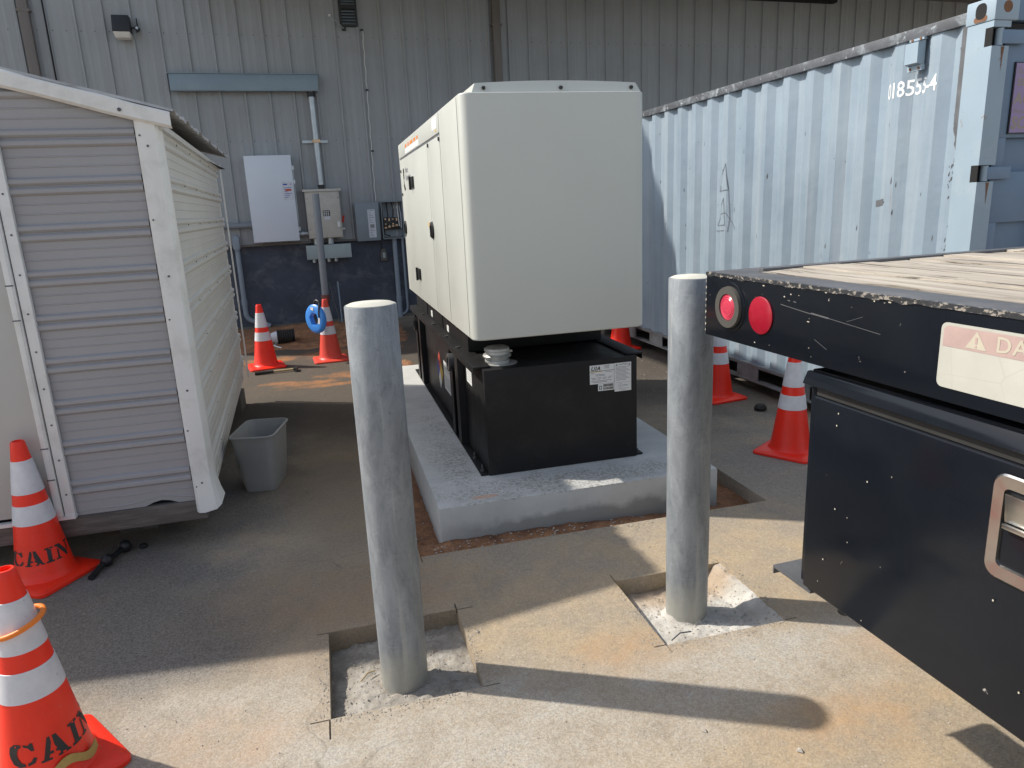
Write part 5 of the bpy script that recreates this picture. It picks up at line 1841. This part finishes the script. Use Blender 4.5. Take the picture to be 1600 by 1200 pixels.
# latch
mb = MB(MT)
LX0, LX1, LZ0, LZ1 = 1.115, 1.262, -.555, -.322
outer, inner = rrect(LX0, LX1, LZ0, LZ1, .030, 5), rrect(LX0 + .026, LX1 - .026, LZ0 + .030, LZ1 - .030, .012, 5)
n = len(outer)
vs = [(u, -.003, v) for u, v in outer] + [(u, -.007, v) for u, v in rrect(LX0 + .004, LX1 - .004, LZ0 + .004, LZ1 - .004, .027, 5)] + [(u, -.005, v) for u, v in inner] + [(u, .020, v) for u, v in rrect(LX0 + .030, LX1 - .030, LZ0 + .034, LZ1 - .034, .010, 5)]
fs = [(k * n + i, k * n + (i + 1) % n, (k + 1) * n + (i + 1) % n, (k + 1) * n + i) for k in range(3) for i in range(n)]
fs.append(tuple(range(3 * n, 4 * n)))
mb.add(vs, fs)
lt = part("latch", mb, 'chrome', dr, smooth=30)
mb = MB(MT)
mb.hexa([(1.148, -.004, -.425), (1.232, -.004, -.425), (1.232, .012, -.425), (1.148, .012, -.425), (1.146, -.010, -.362), (1.234, -.010, -.362), (1.234, .012, -.362), (1.146, .012, -.362)])
mb.box(1.150, 1.230, -.013, -.0042, -.437, -.4255)
part("latch_paddle", mb, 'chrome', lt, bev=.003)
# bracket under the box, rear mud rail
mb = MB(MT)
mb.box(.405, .58, .012, .17, -.908, -.899); mb.box(.405, .411, .012, .17, -.928, -.9085)
part("step_bracket", mb, 'truck_edge', tr, bev=.002)
# chassis and wheels out of the picture, so the bed stands on something
mb = MB(MT)
for y in (.75, 1.45): mb.box(.35, TLn, y, y + .08, -.42, -.215)
mb.box(.5, .6, .82, 1.46, -.40, -.24); mb.box(3.4, 3.5, .82, 1.46, -.40, -.24)
part("chassis_rail", mb, 'dark_gap', tr)
for a_ in (2.75, 4.5):
    for y0 in (.12, 1.94):
        mb = MB(MT)
        mb.xf = MT @ Matrix.Translation((a_, y0, -1.465 + .48)) @ Matrix.Rotation(-pi / 2, 4, 'X')
        mb.lathe([(.28, 0), (.44, 0), (.475, .03), (.48, .06), (.48, .20), (.475, .24), (.44, .27), (.28, .27)], 36, (0, 0, 0), True, True)
        wh = part("wheel", mb, 'rubber', tr)
        mb = MB(); mb.xf = MT @ Matrix.Translation((a_, y0, -1.465 + .48)) @ Matrix.Rotation(-pi / 2, 4, 'X')
        mb.lathe([(.27, -.004), (.25, -.012), (.12, -.006), (.10, -.03), (0, -.032)], 28, (0, 0, 0), False, False)
        part("rim", mb, 'chrome_dull', wh)
    mb = MB(MT); mb.cyl((a_, .40, -.985), (a_, 1.93, -.985), .06, n=12); part("axle", mb, 'dark_gap', tr)
    mb = MB(MT)
    for y in (.75, 1.45): mb.box(a_ - .05, a_ + .05, y + .01, y + .07, -.98, -.421)
    part("spring_hanger", mb, 'dark_gap', tr)

# ------------------------------------------------------------------ CONES
LET = {   # stencil letters as polygons in a 1 x 1 cell
    'C': [[(.52, .98), (.30, 1.0), (.10, .86), (.02, .60), (.02, .40), (.10, .14), (.30, 0), (.52, .02), (.52, .14), (.40, .20), (.32, .40), (.32, .60), (.40, .80), (.52, .86)],
          [(.60, .96), (.78, .90), (.82, .98), (.92, .98), (.92, .64), (.82, .64), (.74, .80), (.60, .86)],
          [(.60, .14), (.74, .20), (.84, .36), (.94, .30), (.84, .10), (.60, .02)]],
    'A': [[(.0, 0), (.36, 0), (.36, .08), (.27, .10), (.31, .24), (.45, .24), (.45, .36), (.345, .36), (.45, .72), (.45, 1.0), (.36, 1.0), (.10, .10), (.0, .08)],
          [(.53, 1.0), (.66, 1.0), (.94, .10), (1.02, .08), (1.02, 0), (.56, 0), (.56, .08), (.66, .10), (.62, .24), (.53, .24), (.53, .36), (.585, .36), (.53, .56)]],
    'I': [[(.15, 1), (.85, 1), (.85, .90), (.68, .88), (.68, .12), (.85, .10), (.85, 0), (.15, 0), (.15, .10), (.32, .12), (.32, .88), (.15, .90)]],
    'N': [[(.0, 0), (.32, 0), (.32, .09), (.22, .12), (.22, .62), (.12, .78), (.12, .12), (.0, .09)],
          [(.0, 1), (.30, 1), (.80, .30), (.80, .0), (.72, .0), (.12, .86), (.0, .9)],
          [(.66, 1), (1.0, 1), (1.0, .91), (.90, .88), (.90, .30), (.80, .44), (.80, .88), (.66, .91)]],
}
from mathutils.geometry import tessellate_polygon
def stencil(word, h, wid, gap):
    V, Fc = [], []
    x = 0
    for ch in word:
        wl_ = wid * (.62 if ch == 'I' else 1)
        for poly in LET[ch]:
            # subdivide long edges so the letters follow the curve
            pts = []
            for i in range(len(poly)):
                a_, b_ = poly[i], poly[(i + 1) % len(poly)]
                m_ = max(1, int(abs(b_[0] - a_[0]) / .12))
                for q in range(m_):
                    pts.append((a_[0] + (b_[0] - a_[0]) * q / m_, a_[1] + (b_[1] - a_[1]) * q / m_))
            P = [Vector((x + p[0] * wl_, p[1] * h, 0)) for p in pts]
            o = len(V)
            V += [(p.x, p.y) for p in P]
            Fc += [tuple(o + i for i in t_) for t_ in tessellate_polygon([P])]
        x += wl_ + gap
    return V, Fc, x - gap

CH_, CR0, CR1 = .725, .132, .030
def cr(z):
    return CR0 + (CR1 - CR0) * (z - .035) / (CH_ - .035)
def cone(x, y, rz, label, mat='cone', word=None, wang=0.0, rise=0.0, base=.37, sc=1.0):
    o = root("traffic_cone", (x, y, 0), label, "traffic cone", 0, "orange traffic cones")
    X = Matrix.Translation((x, y, 0)) @ Matrix.Rotation(rz, 4, 'Z') @ Matrix.Scale(sc, 4)
    hb = base / 2
    mb = MB(X)
    vs, fs = [], []
    rings = [rrect(-hb, hb, -hb, hb, .035, 5), rrect(-hb, hb, -hb, hb, .035, 5), rrect(-hb + .012, hb - .012, -hb + .012, hb - .012, .030, 5), rrect(-.155, .155, -.155, .155, .12, 5)]
    zz = [.002, .016, .024, .033]
    n = len(rings[0])
    for r_, z in zip(rings, zz):
        vs += [(p[0], p[1], z) for p in r_]
    for k in range(3):
        for i in range(n):
            fs.append((k * n + i, k * n + (i + 1) % n, (k + 1) * n + (i + 1) % n, (k + 1) * n + i))
    fs += [tuple(range(n - 1, -1, -1)), tuple(range(3 * n, 4 * n))]
    mb.add(vs, fs)
    part("base", mb, mat, o, smooth=40)
    mb = MB(X)
    prof = [(CR0 + .016, .031), (CR0 + .004, .040), (cr(.06), .06), (cr(.20), .20), (cr(.30), .30), (cr(.31), .31), (cr(.41), .41), (cr(.47), .47), (cr(.63), .63), (cr(.70), .70), (CR1 + .001, .718), (CR1 - .004, CH_), (CR1 - .010, CH_ + .001), (CR1 - .011, CH_ - .012), (0, CH_ - .014)]
    mb.lathe(prof, 40, (0, 0, 0), False, False)
    bd = part("cone_body", mb, mat, o, smooth=45)
    for z0, z1 in ((.315, .412), (.468, .632)):
        mb = MB(X)
        mb.lathe([(cr(z0) + .0005, z0), (cr(z0) + .0022, z0 + .001), (cr(z1) + .0022, z1 - .001), (cr(z1) + .0005, z1)], 40, (0, 0, 0), False, False)
        part("reflective_band", mb, 'collar', o, smooth=45)
    if word:
        V, Fc, wd = stencil(word, .074, .084, .001)
        mb = MB(Matrix.Translation((x, y, 0)) @ Matrix.Scale(sc, 4))
        pts = []
        for u, v in V:
            z = .118 + v + rise * (u - wd / 2)
            r_ = cr(z) + .0012
            a_ = wang + (u - wd / 2) / r_
            pts.append((r_ * cos(a_), r_ * sin(a_), z))
        mb.add(pts, Fc)
        part("lettering", mb, 'ink', bd, recalc=False)
    return o
cone(-.78, 8.72, rad(12), "bright clean traffic cone beside the far corner of the shed, next to the hammer", 'cone_new', base=.40, sc=1.02)
cone(-.035, 8.78, rad(4), "dusty faded traffic cone with the blue reel hanging on its tip", 'cone_dusty', base=.40, sc=1.02)
cone(-1.520, 3.785, rad(-32), "traffic cone lettered CAIN standing against the shed door", 'cone', "CAIN", rad(-75), .0, base=.37)
cone(-1.030, 2.290, rad(-54), "nearest traffic cone lettered CAIN with an orange ring round its upper band", 'cone', "CAIN", rad(-43), .0, base=.37)
cone(3.225, 5.415, rad(8), "traffic cone standing behind the right bollard by the container rail", 'cone_new', base=.38)
cone(2.955, 4.005, rad(32), "traffic cone partly hidden behind the black truck toolbox", 'cone_new', base=.38)
cone(3.335, 7.80, rad(6), "traffic cone half hidden behind the rear of the generator tank", 'cone_new', base=.38)

# orange hoop on the nearest cone, tan strap at its foot
fx, fy_ = -1.030, 2.290
mb = MB()
pts = []
for i in range(36):
    a_ = 2 * pi * i / 36
    pts.append((fx + .006 + .070 * cos(a_), fy_ - .004 + .070 * sin(a_), .545 + .020 * cos(a_ - .3)))
mb.tube(pts, .0085, 8, True)
solo("orange_ring", mb, 'hoop_orange', (fx, fy_, .53), "bright orange hose ring looped over the nearest cone", "ring", smooth=60)
mb = MB()
vs = []
for i in range(13):
    a_ = rad(-62 + 62 * i / 12)
    r_ = cr(.06) + .004 + .012 * (i / 12) ** 2
    z = .062 + .018 * sin(i * .5)
    vs += [(fx + r_ * cos(a_), fy_ + r_ * sin(a_), z), (fx + (r_ - .004) * cos(a_), fy_ + (r_ - .004) * sin(a_), z + .030)]
vs += [(p[0] * 1 + .0025 * (p[0] - fx) / .13, p[1] + .0025 * (p[1] - fy_) / .13, p[2]) for p in vs]
n = 13
fs = [(2 * i, 2 * i + 2, 2 * i + 3, 2 * i + 1) for i in range(n - 1)] + [(26 + 2 * i, 26 + 2 * i + 1, 26 + 2 * i + 3, 26 + 2 * i + 2) for i in range(n - 1)]
mb.add(vs, fs)
solo("tan_strap", mb, 'strap', (fx, fy_, .05), "loose tan webbing strap curled round the foot of the nearest cone", "strap", recalc=False)

# ------------------------------------------------------------------ WASTE BIN
bx, by, bz = -.520, 4.742, rad(-12)
XB = Matrix.Translation((bx, by, 0)) @ Matrix.Rotation(bz, 4, 'Z')
bn = root("waste_bin", (bx, by, 0), "grey plastic waste bin standing beside the shed wall", "bin", bz)
mb = MB(XB)
lv = [(.092, .140, .004, .035), (.098, .146, .0, .04), (.112, .170, .10, .045), (.130, .195, .33, .05), (.136, .203, .372, .052), (.144, .212, .374, .054), (.145, .213, .384, .054), (.134, .201, .386, .050), (.128, .193, .36, .048), (.100, .150, .02, .04)]
vs, n = [], 0
for hx_, hy_, z, r_ in lv:
    rr = rrect(-hx_, hx_, -hy_, hy_, r_, 5)
    n = len(rr)
    vs += [(p[0], p[1], z) for p in rr]
fs = [(k * n + i, k * n + (i + 1) % n, (k + 1) * n + (i + 1) % n, (k + 1) * n + i) for k in range(len(lv) - 1) for i in range(n)]
fs += [tuple(range(n - 1, -1, -1)), tuple(range((len(lv) - 1) * n, len(lv) * n))]
mb.add(vs, fs)
part("bin_body", mb, 'bin', bn, smooth=50)
mb = MB(XB)
mb.tube([(p[0], p[1], .380) for p in rrect(-.140, .140, -.208, .208, .052, 5)], .0065, 8, True)
part("rim", mb, 'bin', bn, smooth=60)

# ------------------------------------------------------------------ SMALL THINGS
# blue fish-tape reel leaning on the dusty cone
XR_ = Matrix.Translation((-.155, 8.615, .535)) @ Matrix.Rotation(rad(-52), 4, 'Z') @ Matrix.Rotation(rad(12), 4, 'Y') @ Matrix.Rotation(rad(90), 4, 'X')
rl = root("cable_puller_reel", (-.155, 8.615, .36), "bright blue cable puller reel with a black handle hung on the dusty cone", "reel")
mb = MB(XR_)
n = 36
vs, fs = [], []
hexr = lambda a_: .075 / max(cos(((a_ % (pi / 3)) - pi / 6)), .5) * .98
for rr, z in ((None, -.030), (.135, -.034), (.160, -.026), (.172, -.012), (.172, .012), (.160, .026), (.135, .034), (None, .030)):
    for i in range(n):
        a_ = 2 * pi * i / n
        r_ = hexr(a_) if rr is None else rr
        vs.append((r_ * cos(a_), r_ * sin(a_), z))
for k in range(8):
    for i in range(n):
        k2 = (k + 1) % 8
        fs.append((k * n + i, k * n + (i + 1) % n, k2 * n + (i + 1) % n, k2 * n + i))
mb.add(vs, fs)
part("reel", mb, 'fish_blue', rl, smooth=40)
mb = MB(XR_)
mb.tube([(-.04, .165, 0), (-.03, .205, .0), (.0, .225, .0), (.05, .215, 0), (.075, .17, 0)], .014, 8)
mb.tube([(.05, .21, 0), (.085, .12, .03), (.10, .05, .035)], .012, 8)
part("handle", mb, 'black', rl, smooth=60)
mb = MB(XR_); mb.box(-.06, -.01, .10, .135, .0345, .0365); mb.box(.085, .115, -.03, .04, .0345, .0365); part("sticker", mb, 'label', rl)

# black cable spool lying on the clay
sp = root("cable_spool", (-.62, 10.15, 0), "black cable spool lying on its side on the red clay", "spool")
mb = MB()
mb.cyl((-.72, 10.15, .115), (-.50, 10.17, .115), .075, n=20); mb.cyl((-.72, 10.15, .115), (-.705, 10.151, .115), .105, n=24); mb.cyl((-.505, 10.169, .115), (-.49, 10.17, .115), .105, n=24)
part("spool", mb, 'black', sp)
mb = MB()
for i in range(7):
    x = -.695 + i * .029
    mb.tube([(x, 10.15 + .088 * cos(t), .115 + .088 * sin(t)) for t in [2 * pi * q / 20 for q in range(20)]], .013, 6, True)
part("wound_cable", mb, 'rubber', sp, smooth=60)
mb = MB(); mb.cyl((-.80, 10.14, .115), (-.722, 10.15, .115), .06, .085, 18); part("end_cone", mb, 'label_dirty', sp)
mb = MB(); mb.tube([(-.72, 10.06, .06), (-.76, 9.98, .03), (-.70, 9.90, .018), (-.66, 9.86, .015)], .010, 6); part("loose_end", mb, 'zinc', sp)

hm = root("hammer", (-.65, 8.30, 0), "hammer with black grip lying in front of the far left cone", "hammer", rad(2))
mb = MB(); mb.cyl((-.875, 8.285, .022), (-.675, 8.295, .022), .020, .017, 10); part("grip", mb, 'rubber', hm)
mb = MB(); mb.cyl((-.675, 8.295, .022), (-.44, 8.312, .024), .013, n=10); part("shaft", mb, 'hickory', hm)
mb = MB(); mb.cyl((-.435, 8.25, .030), (-.425, 8.32, .030), .026, .020, 10); mb.hexa([(-.445, 8.32, .015), (-.415, 8.32, .015), (-.400, 8.39, .010), (-.425, 8.39, .010), (-.445, 8.32, .045), (-.415, 8.32, .045), (-.400, 8.39, .018), (-.425, 8.39, .018)]); part("head", mb, 'steel_dark', hm)

# black knobbed cord end by the CAIN cone
cd = root("cord_end", (-1.20, 3.88, 0), "short black knobbed cord end lying beside the cone at the shed door", "cord")
mb = MB()
for c_, r_ in (((-1.195, 3.95, .034), .036), ((-1.245, 3.80, .034), .034)):
    mb.lathe([(0, -r_), (r_ * .7, -r_ * .72), (r_, 0), (r_ * .7, r_ * .72), (0, r_)], 14, c_, False, False)
part("knob", mb, 'black', cd, smooth=60)
mb = MB(); mb.tube([(-1.195, 3.95, .034), (-1.22, 3.875, .028), (-1.245, 3.80, .034), (-1.275, 3.72, .018), (-1.285, 3.66, .014)], .015, 8); part("cord", mb, 'black', cd, smooth=60)
mb = MB(); mb.lathe([(0, -.012), (.02, -.008), (.024, 0), (.016, .010), (0, .012)], 9, (-1.11, 3.97, .012), False, False)
solo("debris_lump", mb, 'rubber', (-1.11, 3.97, 0), "tiny black lump on the asphalt by the shed beam", "debris", smooth=60)
mb = MB()
vs = []
mb.lathe([(.0, 0), (.045, .004), (.055, .025), (.035, .050), (0, .055)], 9, (3.335, 4.93, 0), False, False)
mb.v = [Vector((p.x + .012 * noise.noise(p * 40), p.y + .012 * noise.noise(p * 37 + Vector((3, 1, 0))), p.z)) for p in mb.v]
solo("rock", mb, 'rubber', (3.335, 4.93, 0), "small black rock beside the container rail", "rock", smooth=30)

# loose grit and stones: nobody could count them
mb = MB()
rg = random.Random(31)
def grit(x, y, z, r):
    vs = [(x + r * rg.uniform(.6, 1.1), y, z + r * .3), (x - r * rg.uniform(.6, 1.1), y + r * .2, z + r * .25), (x, y + r * rg.uniform(.6, 1.1), z + r * .3), (x + r * .1, y - r * rg.uniform(.6, 1.1), z + r * .25), (x, y, z + r * rg.uniform(.7, 1.1)), (x, y, z - r * .2)]
    mb.add(vs, [(0, 2, 4), (2, 1, 4), (1, 3, 4), (3, 0, 4), (2, 0, 5), (1, 2, 5), (3, 1, 5), (0, 3, 5)])
def free(x, y):
    return depth(x, y) == 0.0
for i in range(2600):
    if i < 1700: x, y = rg.uniform(-1.6, 2.6), rg.uniform(1.2, 3.4)
    else: x, y = rg.uniform(-.7, 3.4), rg.uniform(3.4, 8.5)
    if not free(x, y): continue
    grit(x, y, 0, rg.choice((.0015, .002, .002, .003, .003, .0045)))
for i in range(260):
    x, y = rg.uniform(2.7, 3.5), rg.uniform(4.3, 7.5)
    grit(x, y, 0, rg.choice((.003, .004, .006, .009)))
for P_, f_ in ((P1, f1), (P2, f2)):
    for i in range(420):
        x, y = rg.uniform(P_[0] + .01, P_[1] - .01), rg.uniform(P_[2] + .02, P_[3] - .01)
        grit(x, y, f_(x, y) + .002, rg.choice((.002, .003, .004, .006)))
for i in range(160):
    x = rg.uniform(.40, 2.05)
    grit(x, rg.uniform(3.36, 3.49), -.012 - .03 * min(1, max(0, (x - 1.0) / .7)), rg.choice((.004, .006, .009)))
for i in range(140):
    grit(rg.uniform(.33, .45), rg.uniform(3.4, 4.6), -.065, rg.choice((.005, .008, .012)))
for P_ in (P1, P2):
    for i in range(520):
        sd_ = rg.randrange(4)
        d_ = abs(rg.gauss(0, .025)) + .002
        u_ = rg.random()
        x = P_[0] + (P_[1] - P_[0]) * u_ if sd_ < 2 else (P_[0] - d_ if sd_ == 2 else P_[1] + d_)
        y = P_[2] + (P_[3] - P_[2]) * u_ if sd_ >= 2 else (P_[2] - d_ if sd_ == 0 else P_[3] + d_)
        if free(x, y): grit(x, y, 0, rg.choice((.0015, .002, .003, .0045)))
for i in range(300):
    grit(rg.uniform(.36, 2.2), 3.335 - abs(rg.gauss(0, .03)), 0, rg.choice((.002, .003, .004, .007)))
for (px_, py_, r_) in ((1.06, 1.80, .011), (1.30, 1.63, .014), (2.45, 2.90, .010), (.46, 2.60, .011), (.98, 2.42, .006), (.05, 2.27, .006)):
    grit(px_, py_, 0, r_)
solo("loose_grit", mb, 'stone', (0, 0, 0), "loose grit and small stones scattered over the yard", kind='stuff', smooth=0)

# twigs in the left pit
for k, (a_, b_, lab) in enumerate((((-.03, 2.50, -.05), (.03, 2.53, -.035), "short dry twig on the floor of the left pit"), ((1.20, 2.31, -.012), (1.30, 2.335, -.008), "short dark twig at the front corner of the right pit"))):
    mb = MB(); mb.tube([a_, ((a_[0] + b_[0]) / 2, (a_[1] + b_[1]) / 2 + .012, (a_[2] + b_[2]) / 2 + .006), b_], .003, 5)
    solo("twig", mb, 'hickory' if k == 0 else 'grime', a_, lab, "twig")
